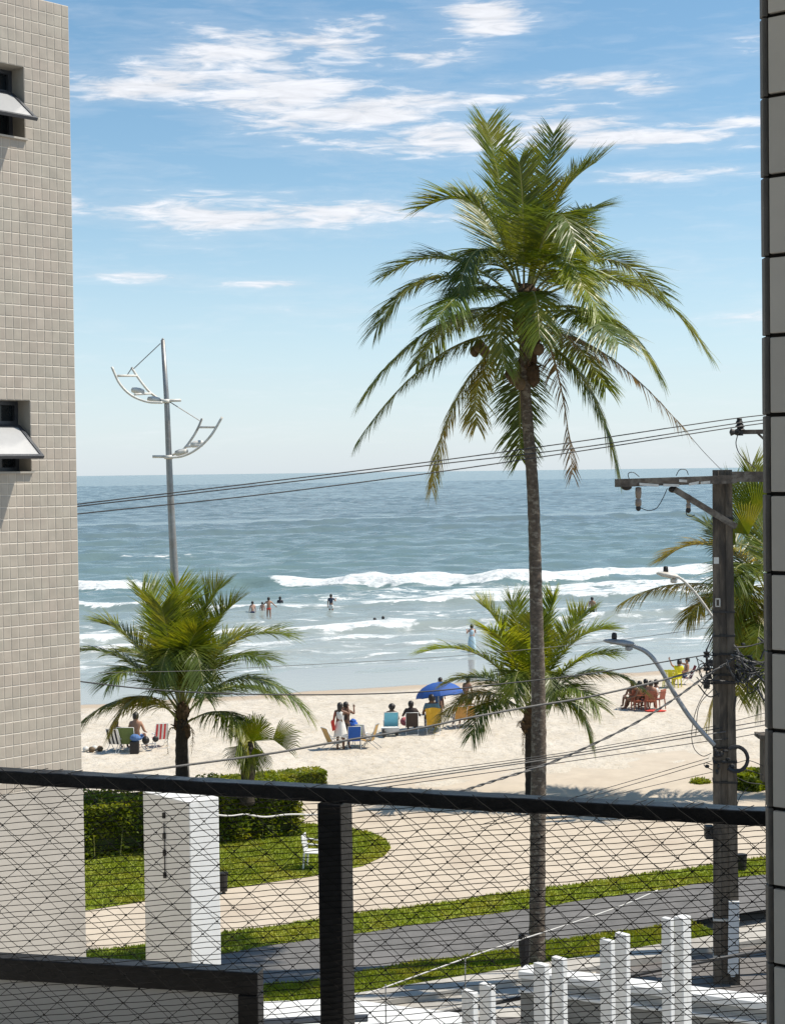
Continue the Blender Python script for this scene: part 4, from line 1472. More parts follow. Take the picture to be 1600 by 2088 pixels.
MIDP = [
    ((1076, 1425), (1028, 1295), (984, 1236), .2, .4, Li, .74, .15, .3),
    ((1078, 1420), (1060, 1300), (1042, 1226), .4, .6, Li, .74, .12, .32),
    ((1084, 1420), (1108, 1295), (1128, 1218), .3, .5, Li, .70, .12, .3),
    ((1075, 1430), (1040, 1330), (1000, 1290), -1.0, -1.6, G, .76, .25, .25),
    ((1080, 1430), (1086, 1330), (1098, 1270), -1.0, -1.4, G, .74, .2, .3),
    ((1075, 1440), (980, 1338), (864, 1330), -.2, -.2, G, .76, .4, .2),
    ((1075, 1450), (995, 1385), (912, 1392), .6, 1.0, G, .72, .5, .15),
    ((1075, 1462), (982, 1412), (892, 1472), -.5, -.7, Ye, .70, .65, .05),
    ((1076, 1460), (1010, 1430), (960, 1500), -1.0, -1.6, D_, .66, .7, .0),
    ((1086, 1430), (1145, 1310), (1192, 1252), .5, .9, G, .76, .2, .28),
    ((1086, 1435), (1160, 1318), (1240, 1284), .1, .2, Li, .78, .35, .22),
    ((1088, 1440), (1165, 1355), (1250, 1335), -.8, -1.3, G, .78, .45, .15),
    ((1088, 1450), (1195, 1372), (1306, 1402), -.2, -.3, G, .76, .6, .1),
    ((1088, 1462), (1160, 1430), (1206, 1510), -.5, -.7, G, .76, .7, .0),
    ((1088, 1450), (1150, 1400), (1220, 1440), -1.3, -2.2, D_, .74, .6, .05),
    ((1080, 1440), (1060, 1370), (1045, 1420), -1.2, -2.0, D_, .66, .6, .0),
    ((1084, 1440), (1108, 1370), (1130, 1430), -1.2, -2.0, D_, .68, .6, .0),
    ((1074, 1485), (1068, 1500), (1066, 1540), -.2, -.3, Br, .16, .8, 0, .4, 26),
    ((1072, 1480), (1062, 1470), (1056, 1480), -.2, -.3, Br, .2, .5, 0, .4, 20),
]
MIDP = [(b, m_, t_, dm, dt, Li if k == G and i % 2 else k, l * (1.16 if l > .3 else 1), *r_) for i, (b, m_, t_, dm, dt, k, l, *r_) in enumerate(MIDP)]
palm('short lime green coconut palm half hidden behind the tall palm trunk', 'palm trees along the beach front', 47.0, (1081, 1455),
     [(1082, 1650, 24), (1082, 1590, 23), (1081, 1530, 23), (1081, 1470, 20)], MIDP, .9, M['trunk_dark'], BOOT2)
RIGHTP = [  # leaves of the taller palm, scaled below
    ((1560, 1180), (1450, 1112), (1352, 1140), -.2, -.3, Ye, .66, .30, .15),
    ((1560, 1215), (1400, 1190), (1272, 1226), -.2, -.2, Ye, .62, .85, -.05, .15),
    ((1560, 1230), (1470, 1210), (1400, 1262), -.8, -1.2, Ye, .66, .8, 0),
    ((1562, 1200), (1520, 1080), (1490, 990), .3, .5, D_, .8, .2, .3),
    ((1565, 1195), (1550, 1050), (1530, 955), .2, .4, G, .8, .15, .3),
    ((1562, 1205), (1500, 1120), (1440, 1070), .8, 1.4, D_, .8, .3, .2),
    ((1562, 1215), (1520, 1150), (1480, 1200), -1.2, -2.0, D_, .75, .6, .05),
    ((1562, 1225), (1510, 1200), (1475, 1300), -.9, -1.4, G, .75, .75, 0),
    ((1560, 1240), (1500, 1250), (1470, 1350), .3, .3, D_, .72, .75, 0),
    ((1562, 1250), (1520, 1300), (1505, 1420), -.3, -.4, G, .75, .7, 0),
    ((1566, 1260), (1560, 1320), (1545, 1440), -.8, -1.0, G, .75, .7, 0),
    ((1558, 1240), (1520, 1230), (1498, 1330), -.9, -1.5, Ye, .72, .7, 0),
    ((1570, 1240), (1555, 1250), (1540, 1340), -1.2, -2.0, G, .72, .7, 0),
    ((1572, 1215), (1690, 1170), (1780, 1240), .2, .3, G, .8, .5, .1),
    ((1566, 1240), (1490, 1330), (1440, 1480), .6, .8, Ye, .60, .8, 0, .2),
]
RIGHTP = [(b, m_, t_, dm * 1.25, dt * 1.25, k, l * 1.36, *r_) for (b, m_, t_, dm, dt, k, l, *r_) in RIGHTP]
palm('leafy coconut palm with yellowing lower fronds behind the utility pole at right edge', 'palm trees along the beach front', 46.5, (1572, 1230),
     [(1590, 1640, 34), (1585, 1560, 30), (1578, 1400, 26), (1574, 1260, 24)], RIGHTP, 1.0, M['trunk'], BOOT2)


def fan_palm(label, base_y, trunk_pts, leaves, seg=24):
    """leaves: (hub px, aim angle in picture deg, radius m, tilt towards viewer, depth, spread deg)"""
    g = at(*trunk_pts[0][:2], base_y)
    t = thing('fan_palm', label, 'palm tree', (g.x, g.y, 0))
    m1 = MB()
    T = catmull([at(x, y, base_y) for x, y, w in trunk_pts], 8)
    W = np.interp(np.linspace(0, 1, len(T)), np.linspace(0, 1, len(trunk_pts)), [w for _, _, w in trunk_pts])
    m1.tube(T, [w * base_y / FPX / 2 * random.uniform(.92, 1.08) for w in W], 10)
    m1.build('trunk', M['trunk_dark'], t, True)
    top = T[-1]
    for (hx, hy, aim, rad, tilt, dd, spread) in leaves:
        hub = at(hx, hy, base_y + dd)
        m1 = MB()
        m1.tube(bez3(top, top.lerp(hub, .5) + Vector((0, 0, .08)), hub, 8), [.02] * 5 + [.014] * 4, 5)
        fo = m1.build('fan_leaf', M['rachis'], t)
        ax = rgt * math.cos(R(aim)) + upv * math.sin(R(aim))
        sdv = rgt * -math.sin(R(aim)) + upv * math.cos(R(aim))
        nz_ = ax.cross(sdv)
        V, Fc = [], []
        for k in range(seg):
            am = R(-spread + 2 * spread * (k + .5) / seg)
            st_ = R(2 * spread / seg)
            dv = lambda a_: (ax * math.cos(a_) + sdv * math.sin(a_)) * 1.0
            tl = lambda a_, r_: dv(a_) * r_ + nz_ * (tilt * r_ + (.25 * r_ * abs(math.sin(a_)))) + Vector((0, 0, -.10 * r_ * r_ / rad))
            rr = rad * random.uniform(.90, 1.08) * (1 - .18 * abs(am) / R(spread))
            pl = nz_ * .024
            o = len(V)
            V.append(tuple(hub))
            for (r_, wd) in ((.34, .5), (.60, .40), (.82, .24)):
                V += [tuple(hub + tl(am - st_ * wd, rr * r_) - pl * r_ * 2), tuple(hub + tl(am, rr * r_) + pl * r_), tuple(hub + tl(am + st_ * wd, rr * r_) - pl * r_ * 2)]
            V.append(tuple(hub + tl(am + random.gauss(0, .02), rr) + Vector((0, 0, random.uniform(-.10, .0)))))
            Fc += [(o, o + 1, o + 2), (o, o + 2, o + 3)]
            for q_ in (0, 3):
                Fc += [(o + 1 + q_, o + 4 + q_, o + 5 + q_, o + 2 + q_), (o + 2 + q_, o + 5 + q_, o + 6 + q_, o + 3 + q_)]
            Fc += [(o + 7, o + 10, o + 8), (o + 8, o + 10, o + 9)]
        lf = MB()
        lf.v, lf.f, lf.m = V, Fc, [0] * len(Fc)
        lf.build('blade', M['frond_lime'] if rad < 1.1 else M['frond'], fo)
    return t


fan_palm('small fan palm with pleated bright green leaves beside the left coconut palm', 41.5, [(504, 1640, 34), (505, 1590, 30), (508, 1540, 30), (512, 1515, 20)],
         [(514, 1512, 66, .92, .15, -.3, 58), (556, 1508, 20, .88, .2, -.3, 52), (502, 1500, 125, .7, -.1, .3, 60), (520, 1500, 92, .8, .1, .4, 55), (500, 1520, 230, .7, .3, -.2, 50), (518, 1525, 290, .75, .3, -.3, 50)])
fan_palm('fan palm with stiff upright leaves rising above the crossarm at right edge', 45.0, [(1592, 1650, 26), (1585, 1500, 24), (1578, 1250, 24), (1572, 1130, 22)],
         [(1540, 1050, 105, 1.45, .1, -.3, 55), (1500, 1110, 150, 1.2, .2, -.4, 52), (1560, 1040, 80, 1.5, -.1, .3, 55), (1525, 1090, 120, 1.3, .25, -.8, 52), (1540, 1180, 200, 1.2, .3, -.7, 50),
          (1620, 1080, 40, 1.1, .1, .2, 60)])

# ================================================================== LAMP MAST ON THE BEACH
def lamp_mast():
    Y = 48.0
    g = at(370, 1600, Y)
    t = thing('lamp_mast', 'tall slender grey steel mast carrying two curved white lamp racks on the left', 'lamp mast', (g.x, g.y, 0))
    P = [(332, 693, 8.5), (340, 820, 11), (347, 1000, 13.5), (352, 1100, 15.5), (358, 1215, 17.5), (367, 1400, 20), (378, 1622, 22)]
    m1 = MB()
    pts = [at(x, y, Y) for x, y, w in P]
    m1.tube(pts, [w * Y / FPX / 2 for _, _, w in P], 14)
    m1.tube([pts[0], pts[0] + Vector((0, 0, .06))], [.05, .02], 10)
    m1.build('pole', M['steel'], t, True)

    def rack(px, outer, inner, cross, wire, lamps, stub, cz):
        a = MB()
        o1 = catmull([at(x, y, Y - .45) for x, y in outer], 7)
        o2 = catmull([at(x, y, Y + .45) for x, y in inner], 7)
        a.tube(o1, .042, 6)
        a.tube(o2, .042, 6)
        for (p, q) in cross:
            a.tube([at(*p, Y - .45), at(*q, Y + .45)], .04, 6)
        a.tube([at(*stub[0], Y), at(*stub[1], Y)], .05, 6)
        a.lathe([(.14, -.06), (.15, 0), (.14, .06)], at(*cz, Y), 12)
        ro = a.build('lamp_rack', M['lamp_white'], t, True)
        for s_ in wire:
            w = MB()
            w.tube([at(*s_[0], Y), at(*s_[1], Y)], .016, 5)
            w.build('stay_rod', M['steel'], t)
        for (x, y, tl) in lamps:
            lm = MB()
            c = at(x, y, Y)
            k = Y / FPX
            ax = (rgt * math.cos(R(tl)) + upv * math.sin(R(tl)))
            lm.lathe([(.02, -14 * k), (5 * k, -12.5 * k), (7 * k, -4 * k), (7 * k, 5 * k), (5 * k, 12 * k), (.02, 14 * k)], c, 10, 0, ax)
            lm.box(c - upv * 4.5 * k, ax * 9 * k, Vector((0, 4 * k, 0)), upv * 1.6 * k)
            lm.build('luminaire', M['lamp_white'], t, True)
    rack(0, [(228, 748), (244, 782), (268, 806), (300, 819), (331, 821)], [(268, 749), (283, 772), (302, 796), (322, 812), (333, 816)],
         [((241, 766), (280, 766)), ((275, 804), (308, 802))], [((327, 700), (272, 752)), ((270, 748), (259, 765)), ((344, 818), (408, 858))],
         [(281, 797, -12), (314, 815, -6)], [(331, 817), (369, 816)], (337, 818))
    rack(0, [(341, 933), (372, 930), (402, 915), (430, 888), (453, 850)], [(345, 930), (372, 918), (392, 893), (404, 872), (412, 853)],
         [((441, 871), (404, 871)), ((412, 908), (378, 911))], [((412, 853), (402, 878))],
         [(402, 905, 10), (370, 922, 10)], [(311, 931), (345, 931)], (344, 932))


lamp_mast()

# ================================================================== UTILITY POLE AND ITS FITTINGS
UY = 29.8
UB = at(1480, 2030, UY)
UB.z = 0
US = Vector((math.sin(R(66)), math.cos(R(66)), 0))


def uq(px, py, dq=0.0):
    """point on the vertical plane of the wires, which runs along the street through the pole"""
    return onplane(px, py, UB + Q1 * dq, Q1)


def upole():
    t = thing('utility_pole', 'weathered dark utility pole with crossarm, cables and clamps at the right', 'pole', (UB.x, UB.y, -.1))
    top = at(1472, 958, UY)
    bot = at(1481, 2040, UY)
    h = top - bot
    m1 = MB()
    ax = Vector((math.cos(R(-10)), math.sin(R(-10)), 0))
    ay = Vector((-ax.y, ax.x, 0))
    k = UY / FPX
    V = []
    nseg = 24
    for i in range(nseg + 1):
        f_ = i / nseg
        c = bot.lerp(top, f_)
        w = (26.5 - 7.5 * f_) * k
        d = (22 - 6 * f_) * k
        # I-shaped section with shallow flutes on both broad faces
        for (a, b) in ((-1, -1), (-.42, -1), (-.36, -.82), (.22, -.82), (.28, -1), (1, -1), (1, 1), (.4, 1), (.4, .75), (-.4, .75), (-.4, 1), (-1, 1)):
            V.append(c + ax * (a * w) + ay * (b * d) + ax * random.uniform(-.004, .004))
    n = 12
    Fc = [(i * n + j, i * n + (j + 1) % n, (i + 1) * n + (j + 1) % n, (i + 1) * n + j) for i in range(nseg) for j in range(n)]
    Fc.append(tuple(nseg * n + j for j in range(n)))
    m1.add(V, Fc)
    m1.build('shaft', M['wood_pole'], t)
    # crossarm: long left half nearer, right half stepped
    aw = MB()
    aw.box((at(1254, 985, UY - .45) + at(1500, 977, UY - .45)) / 2, (at(1500, 977, UY - .45) - at(1254, 985, UY - .45)) / 2, Vector((0, .07, 0)), upv * (8.0 * k))
    aw.build('crossarm', M['wood_arm'], t)
    aw = MB()
    aw.box((at(1490, 972, UY - .42) + at(1640, 972, UY - .42)) / 2, (at(1640, 972, UY - .42) - at(1490, 972, UY - .42)) / 2, Vector((0, .06, 0)), upv * (10.5 * k))
    aw.build('crossarm', M['wood_arm'], t)
    aw = MB()
    aw.box((at(1375, 998, UY - .5) + at(1500, 1074, UY - .40)) / 2, (at(1500, 1074, UY - .40) - at(1375, 998, UY - .5)) / 2, Vector((0, .035, 0)), (upv * .8 + rgt * .5).normalized() * (6.0 * k))
    aw.build('brace', M['wood_arm'], t)
    # pale strips of old cladding and a bolt plate on the arm
    aw = MB()
    for (x0, y0, x1, y1) in ((1303, 987, 1342, 990), (1352, 989, 1384, 990), (1384, 980, 1400, 981), (1404, 988, 1424, 984), (1428, 985, 1447, 983)):
        aw.box((at(x0, y0, UY - .55) + at(x1, y1, UY - .55)) / 2, (at(x1, y1, UY - .55) - at(x0, y0, UY - .55)) / 2, Vector((0, .015, 0)), upv * (2.6 * k))
    aw.build('cladding', M['lamp_white'], t)
    # hanging insulators
    for (x, y0, y1) in ((1301, 993, 1036), (1403, 1008, 1040)):
        im = MB()
        a, b = at(x, y0, UY - .45), at(x, y1, UY - .45)
        L_ = (a - b).length
        big = 1 if x < 1350 else .72
        prof = [(.015, 0), (.055 * big, .01), (.062 * big, .25 * L_), (.050 * big, .5 * L_), (.035 * big, .56 * L_), (.06 * big, .62 * L_), (.06 * big, .85 * L_), (.02, L_)]
        im.lathe(prof, a, 12, 0, b - a)
        im.build('insulator', M['porcelain'], t, True)
        cm = MB()
        cm.ell(b, .05, .05, .06)
        cm.build('clamp', M['iron'], t)
    for (x, y, w, h_) in ((1277, 993, 11, 7), (1372, 998, 10, 7)):
        cm = MB()
        cm.ell(at(x, y, UY - .42), w * k, .08, h_ * k)
        cm.build('bracket', M['iron'], t)
    # jumper loops
    lo = MB()
    for P, r in (([(1289, 992), (1280, 968), (1290, 963), (1303, 972)], .008), ([(1378, 970), (1385, 958), (1398, 958), (1403, 968)], .008),
                 ([(1306, 1036), (1322, 1041), (1338, 1036), (1350, 1018), (1360, 996)], .008), ([(1398, 1040), (1400, 1050), (1408, 1053), (1416, 1050)], .008),
                 ([(1503, 888), (1500, 905), (1507, 925), (1522, 940), (1540, 955)], .010)):
        lo.tube(catmull([at(x, y, UY - .5) for x, y in P], 5), r, 5)
    lo.build('jumper', M['iron'], t)
    # bands
    for y in (1056, 1245, 1293, 1330, 1372, 1388, 1520, 1548, 1590, 1870, 1945):
        bm = MB()
        c = bot.lerp(top, (2040 - y) / (2040 - 958))
        f_ = (2040 - y) / 1082
        bm.box(c, ax * ((26.5 - 7.5 * f_) * k + .012), ay * ((22 - 6 * f_) * k + .012), Vector((0, 0, .02)))
        bm.build('band', M['iron'] if y not in (1945, 1870) else M['lamp_white'], t)
    # identity plate and sticker (blank)
    bm = MB()
    c = at(1460, 1143, UY - 22 * k - .06)
    bm.box(c, ax * 5 * k, ay * .004, Vector((0, 0, 6.5 * k)))
    bm.build('plate', M['lamp_white'], t)
    bm = MB()
    c = at(1463, 1229, UY - 22 * k - .06)
    for (dx, dz, w, h_) in ((-4, 0, 1, 8), (4, 0, 1, 8), (0, 7.6, 5, 1), (0, -7.6, 5, 1)):
        bm.box(c + ax * dx * k + Vector((0, 0, dz * k)), ax * w * k, ay * .003, Vector((0, 0, h_ * k)))
    bm.build('plate', M['lamp_white'], t)
    # white conduit up the foot
    bm = MB()
    c0, c1 = at(1494, 1985, UY - .25), at(1496, 1838, UY - .25)
    bm.box((c0 + c1) / 2, ax * 10.5 * k, ay * .05, (c1 - c0) / 2)
    bm.tube([c0 + Vector((0, 0, -.06)), c0 + Vector((-.05, 0, .2))], .05, 6)
    bm.build('conduit', M['white_paint'], t)
    # spool bracket with insulators on the left and right
    for (x, ys) in ((1440, (1335, 1362, 1392)), (1504, (1336, 1360, 1385))):
        bm = MB()
        bm.tube([at(x, ys[0] - 12, UY - .2), at(x, ys[-1] + 12, UY - .2)], .018, 6)
        for y in ys:
            bm.lathe([(.03, -.06), (.07, -.05), (.045, 0), (.07, .05), (.03, .06)], at(x, y, UY - .2), 10)
            bm.tube([at(x, y, UY - .2), at(1472, y + 4, UY - .1)], .014, 5)
        bm.build('spool_bracket', M['iron'], t)
    # clutter of taps and drop loops round the junction
    cl = MB()
    for P in ([(1452, 1340), (1440, 1352), (1425, 1366), (1432, 1385), (1452, 1396)], [(1420, 1370), (1426, 1356), (1438, 1352)], [(1500, 1340), (1520, 1345), (1535, 1360), (1542, 1378)],
              [(1500, 1330), (1515, 1348), (1523, 1385), (1524, 1412), (1536, 1410), (1545, 1395)], [(1497, 1392), (1520, 1386), (1540, 1372), (1560, 1392)], [(1545, 1395), (1548, 1412), (1560, 1430), (1572, 1424)],
              [(1498, 1350), (1530, 1352), (1570, 1348)], [(1500, 1345), (1540, 1362), (1572, 1360)], [(1506, 1372), (1530, 1368), (1562, 1394)], [(1545, 1300), (1560, 1315), (1550, 1345)],
              [(1456, 1290), (1440, 1325)], [(1500, 1320), (1525, 1318), (1562, 1308)], [(1500, 1420), (1496, 1450)], [(1502, 1366), (1512, 1392), (1530, 1372)], [(1430, 1392), (1455, 1388), (1500, 1392)]):
        cl.tube(catmull([at(x, y, UY - .3 - random.uniform(0, .25)) for x, y in P], 5), random.choice([.010, .014, .020]), 5)
    cl.build('cable_loops', M['cable_black'], t)
    cl = MB()
    for P in ([(1490, 1335), (1510, 1352), (1530, 1356), (1570, 1346)], [(1500, 1350), (1518, 1372), (1512, 1385)], [(1495, 1315), (1505, 1330), (1502, 1352)], [(1505, 1345), (1535, 1350), (1570, 1362)]):
        cl.tube(catmull([at(x, y, UY - .45) for x, y in P], 5), .020, 5)
    cl.build('cable_loops', M['cable_grey'], t)
    for col_, n_ in (('cable_black', 16), ('cable_grey', 9)):
        cl = MB()
        for i in range(n_):
            x0, y0 = random.gauss(1500, 10), random.gauss(1354, 14)
            x2, y2 = random.uniform(1515, 1572), random.gauss(1364, 16)
            sag = random.uniform(-6, 34)
            cl.tube(catmull([at(x, y, UY - .3 - random.uniform(0, .3)) for x, y in ((x0, y0), ((x0 * 2 + x2) / 3, (y0 * 2 + y2) / 3 + sag * .8), ((x0 + x2 * 2) / 3, (y0 + y2 * 2) / 3 + sag), (x2, y2))], 5), random.choice([.008, .011, .016]), 5)
        cl.build('cable_loops', M[col_], t)
    cl = MB()
    for i in range(12):
        x0, y0 = random.gauss(1458, 6), random.gauss(1368, 24)
        x2, y2 = random.uniform(1418, 1446), random.gauss(1370, 22)
        sag = random.uniform(-14, 30)
        cl.tube(catmull([at(x, y, UY - .3 - random.uniform(0, .3)) for x, y in ((x0, y0), ((x0 + x2) / 2, (y0 + y2) / 2 + sag), (x2, y2))], 6), random.choice([.007, .010, .014]), 5)
    cl.build('cable_loops', M['cable_black'], t)
    cl = MB()
    for i in range(26):
        x, y = random.gauss(1512, 13), random.gauss(1358, 18)
        cl.ell(at(x, y, UY - .35), random.uniform(.02, .05), .04, random.uniform(.02, .06), 6, 4)
    for i in range(16):
        x, y = random.gauss(1470, 14), random.gauss(1548, 13)
        cl.ell(at(x, y, UY - .38), random.uniform(.03, .07), .05, random.uniform(.02, .06), 6, 4)
    for (x, y) in ((1440, 1398), (1444, 1378), (1447, 1352)):
        cl.box(at(x, y, UY - .25), Vector((.05, 0, 0)), Vector((0, .05, 0)), Vector((0, 0, .06)))
    stuff(cl.build('splice_clamps', M['iron'], t))
    # coil of spare cable
    co = MB()
    for r_ in range(7):
        rr = random.uniform(.20, .25)
        c = at(1500, 1548, UY - .45 + random.uniform(-.03, .03))
        co.tube([c + rgt * (rr * math.cos(a)) + upv * (rr * 1.05 * math.sin(a)) for a in np.linspace(-2.3, 2.2, 16)], .017, 5)
    for P in ([(1450, 1390), (1422, 1440), (1410, 1490), (1414, 1525), (1432, 1542), (1450, 1536)], [(1454, 1405), (1425, 1440), (1418, 1500)], [(1452, 1560), (1438, 1556), (1436, 1562), (1455, 1572)], [(1500, 1660), (1506, 1630), (1525, 1605)], [(1560, 1650), (1562, 1620), (1566, 1600)]):
        co.tube(catmull([at(x, y, UY - .35) for x, y in P], 5), .008, 5)
    co.build('cable_coil', M['cable_black'], t)
    bx = MB()
    bx.box(at(1445, 1697, UY), rgt * 8 * k, Vector((0, .1, 0)), upv * 13 * k)
    bx.build('meter_box', M['iron'], t)


upole()


def second_pole():
    k = 31.5 / FPX
    Y = 31.5
    g = at(1622, 1990, Y)
    t = thing('utility_pole', 'second utility pole mostly hidden behind the tiled column with an angled crossarm end', 'pole', (g.x, g.y, -.1))
    m1 = MB()
    m1.tube([at(1626, 1990, Y), at(1622, 840, Y)], [.2, .13], 10)
    m1.build('shaft', M['wood_pole'], t)
    m1 = MB()
    m1.box((at(1505, 881, Y) + at(1680, 878, Y)) / 2, (at(1680, 878, Y) - at(1505, 881, Y)) / 2, Vector((0, .06, 0)), upv * 4.5 * k)
    m1.box((at(1545, 884, Y) + at(1625, 960, Y)) / 2, (at(1625, 960, Y) - at(1545, 884, Y)) / 2, Vector((0, .02, 0)), (upv + rgt).normalized() * 2 * k)
    m1.build('crossarm', M['wood_arm'], t)
    m1 = MB()
    for (x, y0, y1) in ((1507, 884, 851), (1510, 888, 862)):
        a, b = at(x, y0, Y - .05), at(x, y1, Y - .05)
        L_ = (b - a).length
        m1.lathe([(.05, 0), (.05, .4 * L_), (.09, .45 * L_), (.05, .6 * L_), (.08, .68 * L_), (.05, .85 * L_), (.06, .9 * L_), (.02, L_)], a, 10, 0, b - a)
    m1.lathe([(.02, -.1), (.08, -.07), (.05, 0), (.08, .07), (.02, .1)], at(1497, 881, Y - .1), 10, 0, rgt)
    m1.build('insulator', M['iron'], t)
    g = at(1568, 1620, 30.2)
    t = thing('utility_box', 'dark grey metal cable box on a post at the column edge beside the cable coil', 'box', (g.x, g.y, -.1))
    m1 = MB()
    m1.box(at(1566, 1545, 30.2), rgt * 14 * 30 / FPX, Vector((0, .15, 0)), upv * 48 * 30 / FPX)
    m1.box(at(1562, 1500, 30.2), rgt * 20 * 30 / FPX, Vector((0, .2, 0)), upv * 4 * 30 / FPX)
    m1.build('cabinet', M['wood_pole'], t)
    m1 = MB()
    m1.tube([at(1568, 1590, 30.2), at(1572, 2010, 30.2)], .06, 8)
    m1.build('post', M['wood_pole'], t)


second_pole()


def street_lamp(label, arm, head, Y, r, mat, cell):
    k = Y / FPX
    b = at(*arm[-1], Y)
    t = thing('street_lamp', label, 'street lamp', b)
    m1 = MB()
    m1.tube(catmull([at(x, y, Y) for x, y in arm], 8), r, 10)
    m1.build('arm', mat, t, True)
    m1 = MB()
    (x0, y0), (x1, y1) = head
    a, e = at(x0, y0, Y), at(x1, y1, Y)
    ax = (e - a)
    L_ = ax.length
    prof = [(.01, 0), (.055, .06 * L_), (.10, .3 * L_), (.11, .7 * L_), (.07, .97 * L_), (.04, L_)]
    axn = ax.normalized()
    up_ = rgt.cross(axn) if False else (Vector((0, 0, 1)) - axn * axn.z).normalized()
    sd = axn.cross(up_)
    V, Fc = [], []
    nn = 12
    for (rr, z) in prof:
        for j in range(nn):
            th = 2 * math.pi * j / nn
            V.append(a + axn * z + up_ * (rr * .55 * math.sin(th)) + sd * (rr * 1.5 * math.cos(th)))
    for i in range(len(prof) - 1):
        for j in range(nn):
            Fc.append((i * nn + j, i * nn + (j + 1) % nn, (i + 1) * nn + (j + 1) % nn, (i + 1) * nn + j))
    Fc += [tuple(range(nn)), tuple((len(prof) - 1) * nn + j for j in range(nn))]
    m1.add(V, Fc)
    m1.build('lamp_head', mat, t, True)
    m1 = MB()
    m1.lathe([(.04, -.02), (.075, 0), (.075, .05), (.03, .07)], a.lerp(e, .86) - up_ * .12, 10)
    m1.build('driver_box', mat, t)
    m1 = MB()
    m1.lathe([(.05, 0), (.055, .05), (.05, .11), (.03, .13)], at(*cell, Y), 10)
    m1.build('light_sensor', M['iron'], t, True)


street_lamp('lower grey street lamp on a long curved arm fixed to the utility pole', [(1268, 1314), (1290, 1317), (1320, 1332), (1345, 1362), (1375, 1415), (1410, 1468), (1456, 1520)],
            ((1229, 1306), (1292, 1313)), 29.3, .045, M['lamp_grey'], (1252, 1304))
street_lamp('upper pale street lamp on a thin straight arm behind the utility pole', [(1380, 1175), (1395, 1186), (1416, 1208), (1440, 1240), (1470, 1285)],
            ((1337, 1168), (1382, 1176)), 30.4, .026, M['lamp_white'], (1357, 1168))

# ================================================================== WIRES


def wire(label, pts, r, mat, dq=0.0, cat='cable', group=None, twist=0, name='cable'):
    P = catmull([uq(x, y, dq) for x, y in pts], 10)
    m1 = MB()
    if twist:
        for ph in range(twist):
            Q = []
            for i, p in enumerate(P):
                a = i * 1.1 + ph * 2 * math.pi / twist
                Q.append(p + Vector((0, 0, 1)) * (math.sin(a) * r * .9) + Q1 * (math.cos(a) * r * .9))
            m1.tube(Q, r * .8, 5)
    else:
        m1.tube(P, r, 5)
    o = m1.build(name, mat, None, True)
    return tag(o, label, cat, group)


B_, Gy = M['cable_black'], M['cable_grey']
grp = 'cables strung along the street'
wire('topmost black power line crossing the sky up to the far insulator', [(20, 1046), (158, 1028), (520, 985), (880, 941), (1200, 897), (1506, 852), (1660, 838)], .011, B_, .9, 'power line', grp, name='power_line')
wire('second black power line close under the topmost one', [(20, 1050), (158, 1032.5), (520, 991), (880, 948), (1200, 910), (1509, 862), (1660, 846)], .011, B_, .9, 'power line', grp, name='power_line')
wire('lowest of the three black power lines over the horizon', [(20, 1066), (158, 1048), (520, 1010), (880, 964), (1200, 917), (1497, 871), (1660, 850)], .011, B_, .9, 'power line', grp, name='power_line')
wire('thin dry leaf string wire running down to the pole top', [(1402, 884), (1435, 922), (1470, 958)], .006, Gy, .1, 'wire', name='wire')
wire('black cable crossing the wet sand from the left building to the upper pole insulator', [(20, 1368), (165, 1390), (360, 1410), (600, 1417), (840, 1412), (1000, 1397), (1200, 1374), (1437, 1336)], .012, B_, -.1, 'cable', grp)
wire('faint thin wire crossing the shallow water', [(200, 1372), (400, 1368), (525, 1361), (870, 1342), (1100, 1322), (1300, 1300), (1460, 1278)], .005, Gy, .3, 'wire', grp, name='wire')
wire('thick grey black cable sweeping up past the beach chairs to the pole', [(60, 1602), (250, 1578), (382, 1560), (550, 1537), (675, 1515), (850, 1486), (950, 1465), (1075, 1442), (1200, 1421), (1350, 1387), (1440, 1360)], .020, Gy, -.15, 'cable', grp)
wire('twisted grey bundle of cables rising to the clamp right of the pole', [(860, 1640), (940, 1614), (1015, 1590), (1110, 1560), (1200, 1522), (1300, 1472), (1375, 1425), (1440, 1378), (1498, 1342)], .017, Gy, -.35, 'cable', grp, 2)
for i, (lab, pts, r) in enumerate((
        ('upper thin cable of the loose bundle crossing the tall trunk', [(640, 1608), (800, 1583), (1075, 1546), (1200, 1527), (1440, 1484), (1500, 1470), (1640, 1432)], .007),
        ('second cable of the loose bundle, darker and thicker', [(640, 1613), (800, 1589), (1075, 1551), (1200, 1532), (1440, 1490), (1500, 1480), (1640, 1456)], .010),
        ('third cable of the loose bundle, pale grey', [(660, 1616), (800, 1595), (1075, 1555), (1200, 1537), (1440, 1498), (1500, 1489), (1640, 1464)], .012),
        ('lowest cable of the loose bundle crossing the tall trunk', [(690, 1619), (800, 1603), (1075, 1565), (1200, 1547), (1440, 1512), (1500, 1504), (1640, 1478)], .008))):
    wire(lab, pts, r, (B_, B_, Gy, B_)[i], -.05 - .04 * i, 'cable', grp)
for i, (lab, pts, r) in enumerate((
        ('upper of three thin wires fanning down left from the low pole clamp', [(980, 1682), (1200, 1618), (1350, 1574), (1445, 1546)], .007),
        ('middle of three thin wires fanning down left from the low pole clamp', [(980, 1690), (1200, 1626), (1350, 1582), (1450, 1552)], .007),
        ('lowest of three thin wires fanning down left from the low pole clamp', [(1060, 1664), (1220, 1628), (1350, 1598), (1455, 1574)], .006))):
    wire(lab, pts, r, B_, -.1 - .05 * i, 'wire', grp, name='wire')
wire('white cable slanting over the cycle path behind the netting', [(740, 2030), (820, 2001), (948, 1955), (1057, 1918), (1150, 1888), (1265, 1848), (1340, 1816)], .012, M['cable_white'], -2.6, 'cable')
